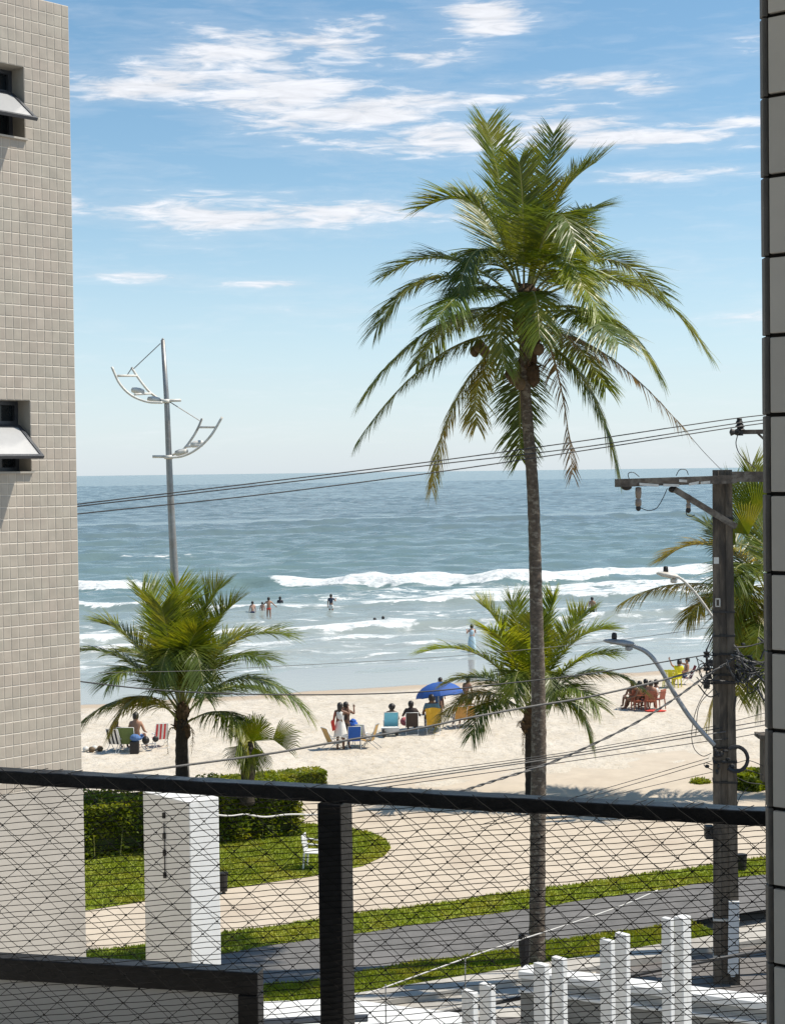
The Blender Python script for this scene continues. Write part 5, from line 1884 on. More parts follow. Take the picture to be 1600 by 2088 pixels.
wire('thick black cable low across the white fin posts', [(730, 2108), (830, 2082), (950, 2057), (1150, 2018), (1350, 1977), (1570, 1936), (1650, 1922)], .031, B_, -5.6, 'cable')
wire('pale knotted cable from the white gate pillar to the black railing post', [(440, 1662), (470, 1664), (500, 1661), (540, 1666), (590, 1661), (660, 1662)], .012, M['cable_white'], -4.0, 'cable')
for i, (y0, y1) in enumerate(((1556, 1575), (1568, 1590), (1585, 1600))):
    wire(('upper', 'middle', 'lowest')[i] + ' short black cable right of the cable coil', [(1500, y0), (1530, y0 + 8 * i - 4), (1580, y1)], .008, B_, -.1, 'cable')

# ================================================================== PEOPLE
SKIN = {k: pmat('skin_' + k, c, rough=0.55, var=.08, scale=4) for k, c in
        dict(tan=(.36, .19, .12), brown=(.17, .085, .05), fair=(.50, .30, .22), dark=(.075, .042, .030)).items()}
HAIR = pmat('dark_hair', (.014, .010, .008), rough=.5, var=.3, scale=20)
_cl = {}


def cloth(name, c):
    if name not in _cl:
        _cl[name] = pmat(name + '_cloth', c, rough=.85, var=.12, scale=6)
    return _cl[name]


def skinned(V, E, Rr, sub=1):
    """grow one smooth surface round a skeleton of joints"""
    me = bpy.data.meshes.new('tmp')
    me.from_pydata([tuple(v) for v in V], E, [])
    o = bpy.data.objects.new('tmp', me)
    COL.objects.link(o)
    md = o.modifiers.new('s', 'SKIN')
    md.use_smooth_shade = True
    lay = me.skin_vertices[0].data
    for i, r in enumerate(Rr):
        lay[i].radius = (r, r) if isinstance(r, (int, float)) else r
        lay[i].use_root = i == 0
    sd = o.modifiers.new('u', 'SUBSURF')
    sd.levels = sub
    sd.render_levels = sub
    dg = bpy.context.evaluated_depsgraph_get()
    ev = o.evaluated_get(dg)
    m2 = bpy.data.meshes.new_from_object(ev, depsgraph=dg)
    bpy.data.objects.remove(o)
    bpy.data.meshes.remove(me)
    return m2


def person(label, loc, head, pose='stand', skin='tan', clothes=(), hair='short', s=1.0, lean=0.0, arms=None, group=None, legs=None, recl=.25, face=True):
    """local frame: x to the person's right, y ahead; head = heading, 0 looks along +Y (to sea)"""
    if pose == 'sit':
        s *= .93
        loc = Vector(loc) + Vector((math.sin(head), math.cos(head), 0)) * .13 * s
    t = thing('person', label, 'person', loc, -head, group)
    V_ = lambda x, y, z: Vector((x, y, z)) * s
    J = {}
    if pose == 'stand':
        J['pel'] = V_(0, 0, .93)
        back = Vector((0, math.sin(lean), math.cos(lean)))
        for sd in (-1, 1):
            st_ = .06 * sd if legs == 'walk' else 0
            J['hip', sd] = V_(.095 * sd, 0, .88)
            J['kne', sd] = V_(.105 * sd, .03 + st_, .49)
            J['ank', sd] = V_(.11 * sd, -.01 + st_ * 2.2, .075)
            J['toe', sd] = V_(.125 * sd, .15 + st_ * 2.2, .03)
    else:
        J['pel'] = V_(0, 0, .40)
        back = Vector((0, -math.sin(recl), math.cos(recl)))
        for sd in (-1, 1):
            J['hip', sd] = V_(.095 * sd, .04, .39)
            J['kne', sd] = V_(.14 * sd, .44, .46)
            J['ank', sd] = V_(.13 * sd, .55, .075)
            J['toe', sd] = V_(.14 * sd, .72, .035)
    pel = J['pel']
    spi = pel + back * .22 * s
    che = pel + back * .42 * s
    nek = pel + back * .56 * s
    hea = pel + back * .64 * s + Vector((0, .02, .05)) * s
    top = hea + Vector((0, .01, .10)) * s
    sh_ = {sd: che + back * .07 * s + V_(.175 * sd, 0, 0) for sd in (-1, 1)}
    default = {'stand': ((.06, .02, -.29), (.02, .06, -.25)), 'sit': ((.09, .06, -.27), (-.03, .22, -.06))}[pose]
    arms = arms or {}
    V = [pel, spi, che, nek, hea, top, hea + Vector((0, .105, -.005)) * s]
    Rr = [.125, .115, .135, .055, .093, .062, .018]
    E = [(0, 1), (1, 2), (2, 3), (3, 4), (4, 5), (4, 6)]
    for sd in (-1, 1):
        E.append((4, len(V)))
        V.append(hea + Vector((.10 * sd, -.005, 0)) * s)
        Rr.append(.02)
    hands = []
    for sd in (-1, 1):
        a, b = arms.get(sd, default)
        A = Vector((a[0] * sd, a[1], a[2])) * s
        B = Vector((b[0] * sd, b[1], b[2])) * s
        el = sh_[sd] + A
        wr = el + B
        pm = wr + B.normalized() * .07 * s
        i = len(V)
        V += [sh_[sd], el, wr, pm]
        Rr += [.062, .043, .029, (.040, .022)]
        E += [(2, i), (i, i + 1), (i + 1, i + 2), (i + 2, i + 3)]
        hands.append((sd, wr, pm, B.normalized()))
        i = len(V)
        V += [J['hip', sd], J['kne', sd], J['ank', sd], J['toe', sd]]
        Rr += [.088, .060, .040, .032]
        E += [(0, i), (i, i + 1), (i + 1, i + 2), (i + 2, i + 3)]
        J['sho', sd], J['elb', sd], J['wri', sd] = sh_[sd], el, wr
    me = skinned(V, E, [tuple(q * s for q in r) if isinstance(r, tuple) else r * s for r in Rr])
    # five fingers on each hand, rooted in the palm, part of the same mesh
    fb = MB()
    for sd, wr, pm, d in hands:
        side = d.cross(Vector((0, 1, 0.2)))
        if side.length < .1:
            side = Vector((1, 0, 0))
        side.normalize()
        cur = d.cross(side).normalized()
        for k, (off, ln) in enumerate(((-.026, .062), (-.009, .075), (.009, .071), (.026, .056))):
            p0 = pm + (side * off) * s - d * .01 * s
            p1 = p0 + (d * ln * .55 + side * off * .25) * s
            p2 = p1 + (d * ln * .45 + cur * .02) * s
            fb.tube([p0, p1, p2], [.0095 * s, .0085 * s, .006 * s], 5)
        p0 = wr.lerp(pm, .35) + side * (-.03 * sd) * s
        p1 = p0 + (side * (-.03 * sd) + d * .03) * s
        fb.tube([p0, p1, p1 + d * .03 * s], [.012 * s, .010 * s, .007 * s], 5)
    bm = bmesh.new()
    bm.from_mesh(me)
    tm = fb.mesh('tmp', SKIN[skin])
    bm.from_mesh(tm)
    bm.to_mesh(me)
    bm.free()
    bpy.data.meshes.remove(tm)
    me.name = 'body'
    me.materials.clear()
    me.materials.append(SKIN[skin])
    me.polygons.foreach_set('use_smooth', [True] * len(me.polygons))
    bo = bpy.data.objects.new('body', me)
    COL.objects.link(bo)
    bo.parent = t
    # hair
    hb = MB()
    n, m = 12, 7
    vs_, fs = [], []
    for i in range(m + 1):
        ph = math.pi * .62 * i / m
        for k in range(n):
            th = 2 * math.pi * k / n
            fr = max(0, math.sin(th))
            rr = 1.0 if not (fr > .3 and ph > .9) else .86
            vs_.append(hea + Vector((.108 * math.sin(ph) * math.cos(th) * rr, -.012 + .118 * math.sin(ph) * math.sin(th) * rr, .035 + .112 * math.cos(ph) - (.05 if fr < .3 and i == m else 0))) * s * random.uniform(.98, 1.03))
    for i in range(m):
        for k in range(n):
            fs.append((i * n + k, i * n + (k + 1) % n, (i + 1) * n + (k + 1) % n, (i + 1) * n + k))
    hb.add(vs_, fs)
    if hair in ('long', 'bun'):
        hb.ell(hea + Vector((0, -.075, -.07)) * s, .085 * s, .055 * s, .15 * s, 10, 6)
    if hair == 'afro':
        hb.ell(hea + Vector((0, -.03, .05)) * s, .14 * s, .135 * s, .125 * s, 10, 7, jit=.04)
    hb.build('hair', HAIR, t, True, local=True)
    if face:
        eb = MB()
        for sd in (-1, 1):
            eb.ell(hea + Vector((.036 * sd, .083, .018)) * s, .013 * s, .010 * s, .008 * s, 6, 4)
        eb.ell(hea + Vector((0, .082, -.045)) * s, .026 * s, .012 * s, .007 * s, 6, 4)
        eb.build('face', HAIR, t, True, local=True)

    def wear(nm, mat, Vv, Ee, Rv):
        m_ = skinned(Vv, Ee, [r * s for r in Rv])
        m_.name = nm
        m_.materials.clear()
        m_.materials.append(mat)
        o = bpy.data.objects.new(nm, m_)
        COL.objects.link(o)
        o.parent = t
        return o
    for c in clothes:
        kind, mat = c[0], c[1]
        if kind in ('shorts', 'briefs', 'trousers'):
            k = {'shorts': .62, 'briefs': .16, 'trousers': 1.0}[kind]
            Vv, Rv, Ee = [pel + back * .03 * s], [.142], []
            Vv.append(pel + back * .09 * s)
            Rv.append(.135)
            Ee.append((0, 1))
            for sd in (-1, 1):
                i = len(Vv)
                Vv += [J['hip', sd], J['hip', sd].lerp(J['kne', sd], k)]
                Rv += [.102, .086 if k < .9 else .072]
                Ee += [(0, i), (i, i + 1)]
                if kind == 'trousers':
                    Vv.append(J['kne', sd].lerp(J['ank', sd], .85))
                    Rv.append(.056)
                    Ee.append((i + 1, i + 2))
            wear(kind, mat, Vv, Ee, Rv)
        elif kind in ('shirt', 'top'):
            Vv = [pel + back * .10 * s, spi, che, che + back * .10 * s]
            Rv = [.132, .130, .150, .082]
            Ee = [(0, 1), (1, 2), (2, 3)]
            if kind == 'shirt':
                for sd in (-1, 1):
                    i = len(Vv)
                    Vv += [sh_[sd], sh_[sd].lerp(J['elb', sd], .62)]
                    Rv += [.078, .060]
                    Ee += [(2, i), (i, i + 1)]
            wear(kind, mat, Vv, Ee, Rv)
        elif kind == 'bikini':
            wear('bikini_top', mat, [che + V_(-.08, .03, -.02), che + V_(.08, .03, -.02)], [(0, 1)], [.125, .125])
        elif kind in ('dress', 'long_dress'):
            zb = .50 if kind == 'dress' else .12
            db = MB()
            prof = [(.075, 1.46), (.15, 1.40), (.165, 1.28), (.145, 1.12), (.19, .92), (.225, .75), (.25, zb + .06), (.255, zb)]
            n_ = 20
            vs_, fs = [], []
            for i, (r_, z_) in enumerate(prof):
                for k_ in range(n_):
                    th = 2 * math.pi * k_ / n_
                    w = 1 + (.07 * math.sin(th * 5 + 1) if z_ < 1 else 0)
                    dz = (-.09 * abs(math.cos(th)) + .05 if i >= len(prof) - 2 and kind == 'dress' else 0)
                    vs_.append(V_(r_ * math.cos(th) * w, r_ * .68 * math.sin(th) * w, z_ + dz))
            for i in range(len(prof) - 1):
                for k_ in range(n_):
                    fs.append((i * n_ + k_, i * n_ + (k_ + 1) % n_, (i + 1) * n_ + (k_ + 1) % n_, (i + 1) * n_ + k_))
            db.add(vs_, fs)
            db.build('dress', mat, t, True, local=True)
    return t


def beach_chair(label, loc, head, fabric, frame, group='folding chairs on the beach', stripes=None, low=1.0, w=.54, recl=.42):
    t = thing('beach_chair', label, 'chair', loc, -head, group)
    t.scale = (.86, .9, .88)
    sh_z = .34 * low
    hw = w / 2
    tb = Vector((0, -.05, sh_z))
    bd = Vector((0, -math.sin(recl), math.cos(recl)))
    bt = tb + bd * .72
    f_ = MB()
    for sd in (-1, 1):
        x = hw * sd
        X = Vector((x, 0, 0))
        f_.tube([X + Vector((0, .45, sh_z + .04)), X + tb, X + bt], .014, 6)
        f_.tube([X + Vector((0, .42, 0.012)), X + Vector((0, -.05, sh_z + .20)), X + bt * .6 + tb * .4], .013, 6)
        f_.tube([X + Vector((0, -.38, 0.012)), X + Vector((0, .36, sh_z + .22))], .013, 6)
    for y in (.42, -.38):
        f_.tube([(-hw, y, .014), (hw, y, .014)], .013, 6)
    f_.tube([bt + Vector((-hw, 0, 0)), bt + Vector((hw, 0, 0))], .014, 6)
    f_.build('frame', frame, t, True, local=True)
    for sd in (-1, 1):
        a = MB()
        a.box((hw * sd, .10, sh_z + .225), Vector((.025, 0, 0)), Vector((0, .24, 0)), Vector((0, 0, .012)))
        a.build('armrest', frame, t, False, local=True)

    def sheet(nm, A, B, n=5):
        m_ = MB()
        nx = 6
        mats = [fabric] + ([stripes] if stripes else [])
        for k in range(nx):
            x0, x1 = -hw + .012 + (w - .024) * k / nx, -hw + .012 + (w - .024) * (k + 1) / nx
            P = []
            for i in range(n + 1):
                c = A.lerp(B, i / n) + Vector((0, 0, -.03 * math.sin(math.pi * i / n)))
                P += [c + Vector((x0, 0, 0)), c + Vector((x1, 0, 0))]
            nrm = Vector((0, .006, -.006))
            P2 = [p + nrm for p in P]
            q = len(P)
            m_.add(P + P2, [(2 * i, 2 * i + 1, 2 * i + 3, 2 * i + 2) for i in range(n)] + [(q + 2 * i, q + 2 * i + 2, q + 2 * i + 3, q + 2 * i + 1) for i in range(n)],
                   (k % 2) if stripes else 0)
        return m_.build(nm, mats, t, False, local=True)
    sheet('seat', Vector((0, .43, sh_z + .04)), tb)
    sheet('backrest', tb, bt)
    return t


def plastic_chair(label, loc, head, mat, group=None):
    t = thing('plastic_chair', label, 'chair', loc, -head, group)
    s_ = MB()
    s_.box((0, .0, .42), Vector((.23, 0, 0)), Vector((0, .22, 0)), Vector((0, 0, .015)))
    bevelled(s_.build('seat', mat, t, False, local=True), .02)
    b_ = MB()
    b_.box((0, -.285, .80), Vector((.22, 0, 0)), Vector((0, .012, 0)), Vector((0, 0, .045)))
    for k in range(6):
        x = -.19 + .076 * k
        b_.box((x, -.255, .60), Vector((.026, 0, 0)), Vector((0, .010, 0)), Vector((0, -.025, .165)))
    b_.build('backrest', mat, t, False, local=True)
    for (x, y) in ((-.21, .2), (.21, .2), (-.21, -.22), (.21, -.22)):
        l_ = MB()
        l_.tube([(x * 1.12, y * 1.15, 0), (x, y, .42)], [.022, .030], 6)
        l_.build('leg', mat, t, False, local=True)
    for sd in (-1, 1):
        a = MB()
        a.tube([(.24 * sd, .2, .42), (.25 * sd, .2, .64), (.25 * sd, -.05, .66), (.23 * sd, -.28, .68)], .022, 6)
        a.build('armrest', mat, t, False, local=True)
    return t


def sandp(px, py):
    p = gz(px, py, -.02)
    q = p.dot(Q2)
    z = -.40 * float(smooth(58, 79, np.array(q)))
    p = gz(px, py, z - .01)
    return p


WHITE_F = M['white_paint']
sea_h = R(-18)
# --- woman in white and the chairs round her
p = sandp(694, 1530)
person('standing woman in a loose white dress with a red bag on her shoulder', p, R(14), 'stand', 'brown', [('dress', cloth('white', (.72, .70, .66)))], 'bun', .98,
       arms={1: ((.16, .12, -.10), (-.10, .14, .24)), -1: ((.07, .03, -.28), (.02, .05, -.24))}, group='people on the beach')
q = p + Vector((-.25, -.02, .93))
bg = MB()
V = []
bg.box((q.x, q.y, q.z - .02), Vector((.05, 0, .03)), Vector((0, .16, 0)), Vector((-.03, 0, .17)))
bg.tube([q + Vector((0, -.12, .13)), q + Vector((.06, -.04, .45)), q + Vector((.08, .03, .47)), q + Vector((.0, .12, .13))], .012, 5)
tag(bevelled(bg.build('shoulder_bag', cloth('red', (.55, .05, .035))), .03), 'red shoulder bag hanging beside the white dress', 'bag')
person('man standing just behind the woman in white with arms raised to his face', sandp(706, 1527), R(25), 'stand', 'brown', [('shorts', cloth('dark_brown', (.05, .035, .03))), ('top', cloth('dark_brown', (.05, .035, .03)))],
       'short', .97, arms={1: ((.12, .12, -.12), (-.08, .12, .22)), -1: ((.12, .12, -.12), (-.08, .12, .22))}, group='people on the beach')
beach_chair('blue and white beach chair facing the sea beside the standing woman', sandp(722, 1528), R(-6), cloth('royal_blue', (.02, .10, .42)), WHITE_F)
bl = MB()
c = sandp(719, 1527) + Vector((0, .1, .98))
bl.ell(c + Vector((0, 0, -.1)), .19, .14, .12, 10, 6, jit=.1)
bl.ell(c + Vector((.02, 0, -.0)), .12, .10, .10, 8, 6, jit=.1)
tag(bl.build('towel', cloth('royal_blue', (.02, .10, .42))), 'crumpled blue towel heaped on the blue chair back', 'towel')
beach_chair('pale green striped beach chair next to the blue chair', sandp(733, 1524), R(10), cloth('pale_green', (.42, .55, .30)), WHITE_F, stripes=cloth('white', (.72, .70, .66)))
beach_chair('tan wood backed folding chair seen from the side right of the blue chair', sandp(757, 1527), R(-72), cloth('tan_slat', (.45, .28, .10)), M['lamp_grey'], recl=.30, w=.42)
beach_chair('low tan folding chair left of the standing woman', sandp(676, 1529), R(60), cloth('tan_slat', (.45, .28, .10)), WHITE_F, low=.8)
# --- row under the blue parasol
bc = beach_chair('light blue beach chair with a dark haired sitter seen from behind', sandp(797, 1497), R(-4), cloth('sky_blue', (.17, .50, .66)), WHITE_F, w=.62)
person('dark haired sitter leaning back in the light blue beach chair', sandp(799, 1497), R(-4), 'sit', 'brown', [('shorts', cloth('navy', (.02, .03, .09))), ('top', cloth('navy', (.02, .03, .09)))], 'afro', 1.05, recl=.36, group='people on the beach')
beach_chair('white framed beach chair under the man in dark brown', sandp(840, 1497), R(0), cloth('dark_brown', (.05, .035, .03)), WHITE_F, low=.95)
person('man in a dark brown shirt sitting with his back turned between blue and yellow chairs', sandp(838, 1497), R(2), 'sit', 'dark', [('shirt', cloth('dark_brown', (.05, .03, .025))), ('shorts', cloth('navy', (.02, .03, .09)))],
       'short', 1.1, recl=.05, arms={1: ((.16, .12, -.24), (-.02, .24, -.02)), -1: ((.14, .10, -.24), (-.02, .24, -.02))}, group='people on the beach')
rb = MB()
c = sandp(825, 1494) + Vector((0, .05, .42))
rb.ell(c, .17, .10, .17, 12, 8)
ro = tag(rb.build('beach_bag', cloth('red_white', (.55, .16, .18)), None, True), 'round red and white beach bag left of the man in brown', 'bag')
ct = MB()
c0 = sandp(783, 1502)
c1 = sandp(808, 1498)
tt_ = thing('beach_cart', 'low white beach cart with two dark wheels in front of the light blue chair', 'cart', ((c0 + c1) / 2).to_tuple())
for c in (c0, c1):
    w = MB()
    w.lathe([(.13, -.03), (.16, -.025), (.16, .025), (.13, .03)], c + Vector((0, -.2, .16)), 14, 0, (0.9, .4, 0))
    w.build('wheel', M['iron'], tt_)
w = MB()
m_ = (c0 + c1) / 2 + Vector((0, -.16, .26))
w.box(m_, Vector((.34, .02, 0)), Vector((0, .14, 0)), Vector((0, 0, .08)))
w.build('tray', WHITE_F, tt_)
beach_chair('tall yellow beach chair under the blue parasol', sandp(882, 1496), R(-5), cloth('yellow', (.62, .36, .03)), WHITE_F, w=.56, recl=.25)
person('sitter in a blue grey shirt on the yellow beach chair below the parasol', sandp(881, 1495), R(-5), 'sit', 'brown', [('shirt', cloth('blue_grey', (.12, .22, .27))), ('shorts', cloth('dark_brown', (.05, .03, .025)))], 'short', 1.32, recl=.2, group='people on the beach')
person('person in a blue shirt standing half hidden by the yellow chair sitter', sandp(893, 1480), R(8), 'stand', 'brown', [('shirt', cloth('mid_blue', (.08, .16, .34))), ('shorts', cloth('dark_brown', (.05, .03, .025)))], 'short', .86, group='people on the beach')
tw = MB()
c = sandp(883, 1496)
P0 = [c + Vector((-.3 + .12 * i, -.30 - .03 * math.sin(i * 2), 1.05 - .02 * abs(i - 2.5))) for i in range(6)]
P1 = [c + Vector((-.24 + .10 * i, -.20 + .04 * math.sin(i * 1.7), .38)) for i in range(6)]
tw.add(P0 + P1 + [q_ + Vector((0, -.02, 0)) for q_ in P0 + P1], [(i, i + 1, i + 7, i + 6) for i in range(5)] + [(12 + i, 18 + i, 19 + i, 13 + i) for i in range(5)])
tag(tw.build('beach_towel', cloth('yellow', (.62, .36, .03))), 'yellow beach towel draped over the tall chair back', 'towel')
for (px, py, hd, lab, sk) in ((938, 1484, -10, 'sitter in orange brown behind drooping leaves right of the yellow chair', 'tan'), (958, 1482, 8, 'sitter with dark hair beneath the drooping palm leaf tips', 'brown')):
    beach_chair('ochre beach chair ' + ('left one behind the drooping leaf' if px < 950 else 'right one behind the drooping leaf'), sandp(px, py), R(hd), cloth('ochre', (.50, .27, .08)), WHITE_F)
    person(lab, sandp(px, py), R(hd), 'sit', sk, [('shorts', cloth('dark_brown', (.05, .03, .025)))], 'short', 1.05, group='people on the beach')


def parasol():
    Y = 59.5
    b = sandp(897, 1490)
    t = thing('parasol', 'open blue beach parasol tilted a little over the yellow chair', 'parasol', b)
    k = Y / FPX
    tip = at(893, 1391, Y)
    ax = (upv * 1.0 + rgt * -.12 + fwd * .15).normalized()
    m1 = MB()
    m1.tube([b + Vector((0, 0, -.1)), tip + Vector((0, 0, -.5)), tip + ax * .05], .02, 6)
    m1.build('pole', M['lamp_white'], t)
    a = ax.orthogonal().normalized()
    c_ = ax.cross(a)
    n, m = 8, 6
    Rad = 50 * k
    rib = []
    for i in range(n):
        g = MB()
        vs_, fs = [], []
        sub = 4
        for j in range(m + 1):
            r = j / m
            for q_ in range(sub + 1):
                th = 2 * math.pi * (i + q_ / sub) / n
                sag = 1 - .05 * math.sin(math.pi * q_ / sub) * r
                z = -30 * k * (1 - math.cos(r * math.pi / 2)) + .02 * math.sin(math.pi * q_ / sub) * r
                vs_.append(tip + ax * z + (a * math.cos(th) + c_ * math.sin(th)) * (Rad * math.sin(r * math.pi / 2 * .95) * sag))
        for j in range(m):
            for q_ in range(sub):
                o = j * (sub + 1) + q_
                fs.append((o, o + 1, o + sub + 2, o + sub + 1))
        g.add(vs_, fs)
        g.build('canopy_panel', PARA, t, True)


PARA = pmat('blue_parasol_cloth', (.030, .105, .40), rough=.7, var=.06, transl=.25, scale=3)
parasol()
person('person behind the blue parasol with only the head showing above it', sandp(898, 1458), R(60), 'stand', 'tan', [('shorts', cloth('navy', (.02, .03, .09)))], 'short', .88, group='people on the beach')
person('person bending among the leaves right of the blue parasol', sandp(946, 1462), R(40), 'stand', 'brown', [('shorts', cloth('dark_brown', (.05, .03, .025)))], 'short', .95, lean=.5, group='people on the beach')
# --- right hand group in rust coloured chairs
rust = pmat('rust_red_plastic', (.30, .085, .045), rough=.5, var=.12)
for i, (px, py, hd, sk, cl, lab) in enumerate((
        (1291, 1447, 35, 'brown', 'olive', 'leftmost sitter of the rust chair group with legs stretched to the left'),
        (1307, 1449, -60, 'brown', 'rust', 'second sitter of the rust chair group seen from behind'),
        (1318, 1445, -30, 'brown', 'dark', 'third and tallest sitter of the rust chair group'),
        (1327, 1449, 10, 'tan', 'rust', 'fourth sitter of the rust chair group in front'),
        (1340, 1446, -50, 'brown', 'white', 'rightmost sitter of the rust chair group in white'))):
    c = {'olive': (.06, .07, .03), 'rust': (.30, .10, .06), 'dark': (.04, .03, .03), 'white': (.7, .68, .65)}[cl]
    person(lab, sandp(px, py), R(hd - 55 if i == 0 else hd), 'sit', sk, [('shorts', cloth('g_' + cl, c))] + ([('top', cloth('g_' + cl, c))] if i in (1, 4) else []), 'short', 1.08, recl=.12, group='people in rust coloured chairs')
    plastic_chair(('leftmost', 'second', 'third', 'fourth', 'rightmost')[i] + ' rust red plastic chair of the seated group', sandp(px, py), R(hd - 55 if i == 0 else hd), rust, 'rust plastic chairs')
sb = MB()
c = sandp(1330, 1451)
sb.ell(c + Vector((.1, -.1, .04)), .45, .16, .05, 10, 5, jit=.1)
tag(sb.build('beach_mat', cloth('red', (.55, .05, .035))), 'red cloth lying on sand under the rust chairs', 'towel')
# --- pair with the yellow chairs near the waterline
yel = pmat('lemon_plastic', (.62, .55, .02), rough=.5, var=.08)
plastic_chair('left lemon yellow chair near the waterline', sandp(1363, 1402), R(20), yel, 'lemon chairs')
plastic_chair('right lemon yellow chair near the waterline', sandp(1376, 1402), R(30), yel, 'lemon chairs')
person('sitter in a lemon yellow shirt near the waterline', sandp(1384, 1400), R(-20), 'sit', 'tan', [('shirt', cloth('lemon', (.62, .55, .02))), ('shorts', cloth('lemon', (.62, .55, .02)))], 'short', 1.1, group='people on the beach',
       arms={-1: ((.16, .05, .10), (.06, .05, .24))})
person('sitter with raised elbow in blue shorts on the wine red chair', sandp(1402, 1395), R(-95), 'sit', 'tan', [('shorts', cloth('mid_blue', (.08, .16, .34)))], 'short', 1.1, recl=.2, group='people on the beach',
       arms={1: ((.16, .16, .02), (-.12, .06, .16))})
beach_chair('wine red beach chair beside the lemon yellow chairs', sandp(1405, 1396), R(-95), cloth('wine', (.22, .03, .045)), WHITE_F)
# --- group at left, under the palm leaves
beach_chair('black and white beach chair at the left end of the shaded group', sandp(236, 1534), R(15), cloth('black', (.02, .02, .025)), WHITE_F, stripes=cloth('white', (.72, .70, .66)))
beach_chair('olive green high backed beach chair under the palm leaf tips', sandp(258, 1534), R(5), cloth('olive_green', (.13, .17, .05)), WHITE_F, w=.74, recl=.2)
person('sitter in dark clothes in the black and white chair', sandp(238, 1533), R(15), 'sit', 'dark', [('shorts', cloth('black', (.02, .02, .025))), ('top', cloth('black', (.02, .02, .025)))], 'short', 1.05, group='people on the beach')
person('bare backed sitter with blue shorts beside the olive chair', sandp(275, 1531), R(10), 'sit', 'tan', [('shorts', cloth('mid_blue', (.08, .16, .34)))], 'short', 1.2, recl=.0, group='people on the beach')
bx = MB()
c = sandp(277, 1534)
bx.box(c + Vector((0, -.25, .22)), Vector((.16, 0, 0)), Vector((0, .12, 0)), Vector((0, 0, .22)))
tag(bevelled(bx.build('cool_box', M['iron']), .02), 'black cool box standing on the sand under the blue bag', 'box')
bx = MB()
bx.ell(c + Vector((.03, -.25, .56)), .19, .13, .14, 10, 6, jit=.06)
tag(bx.build('beach_bag', cloth('mid_blue', (.10, .20, .45))), 'rounded blue bag resting on the black cool box', 'bag')
t_ = thing('beach_cart', 'white wire beach cart with dark round load left of the red striped chair', 'cart', sandp(303, 1531))
c = sandp(303, 1531)
w = MB()
w.tube([c + Vector((.24 * math.cos(a), -.05, .24 + .22 * math.sin(a))) for a in np.linspace(math.pi, 2 * math.pi, 10)], .018, 6)
w.tube([c + Vector((-.24, -.05, .24)), c + Vector((.30, -.05, .26))], .016, 6)
w.build('frame', WHITE_F, t_)
w = MB()
w.ell(c + Vector((-.10, 0, .38)), .14, .12, .15, 10, 6)
w.ell(c + Vector((.26, 0, .42)), .12, .12, .11, 9, 6, jit=.1)
w.build('load', M['iron'], t_)
beach_chair('red and white striped beach chair at the right end of the shaded group', sandp(328, 1524), R(-25), cloth('bright_red', (.62, .05, .05)), WHITE_F, stripes=cloth('white', (.72, .70, .66)), recl=.3)
for i, (px, py) in enumerate(((175, 1533), (187, 1534), (193, 1531), (204, 1532))):
    nb = MB()
    c = sandp(px, py)
    nb.ell(c + Vector((0, 0, .09)), .12, .12, .11, 9, 6, jit=.06)
    tag(nb.build('green_coconut', M['coconut'] if i % 2 else M['lamp_white'], None, True),
        ('leftmost pale husk lying on the sand near the building', 'brown husk second from the building', 'pale husk third from the building', 'brown husk farthest from the building')[i], 'coconut', 'coconut husks on the sand')

# --- bathers
SEA = Vector((0, 0, SEA_Z))


def bather(label, px, feet, depth, head, s=1.0, skin='tan', cl=(), arms=None, pose='stand'):
    p = gz(px, feet, SEA_Z)
    p.z = SEA_Z - depth
    return person(label, p, head, pose, skin, cl, 'short', s, arms=arms, group='bathers in the sea')


sh1 = [('shorts', cloth('navy', (.02, .03, .09)))]
bather('leftmost of three wading bathers, bare backed in dark shorts', 515, 1252, .72, R(-20), .95, 'fair', sh1)
bather('slight pale child wading between two bathers', 535, 1249, .62, R(10), .80, 'fair', [('shorts', cloth('pale', (.5, .45, .42)))])
bather('tall wading bather with arms held out, right of the child', 548, 1254, .45, R(-10), 1.0, 'tan', [('briefs', cloth('red', (.55, .05, .035)))], {1: ((.18, .03, -.2), (.16, .05, -.14)), -1: ((.18, .03, -.2), (.10, .05, -.18))})
bather('swimmer up to the chest behind the wading bathers', 571, 1232, 1.15, R(0), 1.0, 'dark', [('shirt', cloth('dark_swim', (.03, .03, .04)))])
bather('bather in a dark shirt and white shorts knee deep in the surf', 675, 1246, .52, R(5), 1.02, 'tan', [('shirt', cloth('slate', (.05, .06, .09))), ('shorts', cloth('white', (.72, .70, .66)))], {1: ((.16, .05, -.2), (-.02, .14, .16))})
bather('left of two swimmers up to the shoulders before a small breaker', 764, 1279, 1.12, R(10), 1.0, 'tan')
bather('right of two swimmers up to the shoulders before a small breaker', 781, 1277, 1.08, R(-30), 1.0, 'tan', (), {1: ((.20, .05, -.05), (.2, .05, -.02))})
bather('man in dark trunks standing waist deep right of the tall trunk', 1207, 1252, .62, R(20), 1.05, 'tan', [('shorts', cloth('black', (.02, .02, .025)))])
bather('swimmer with only the head above water near the right hand breaker', 1181, 1258, 1.42, R(0), 1.0, 'dark')
p = gz(962, 1331, SEA_Z)
p.z = SEA_Z - .10
person('woman in a long pale blue dress walking into the shallows', p, R(-15), 'stand', 'fair', [('long_dress', cloth('pale_blue', (.42, .55, .62)))], 'short', .98, legs='walk',
       arms={1: ((.10, .10, -.2), (-.05, .12, .14)), -1: ((.10, .10, -.2), (-.05, .12, .14))}, group='bathers in the sea')

# ================================================================== THINGS ON THE LAWN
plastic_chair('white plastic chair standing on the lawn half hidden by the railing post', gz(642, 1770, .02), R(100), M['white_paint'])


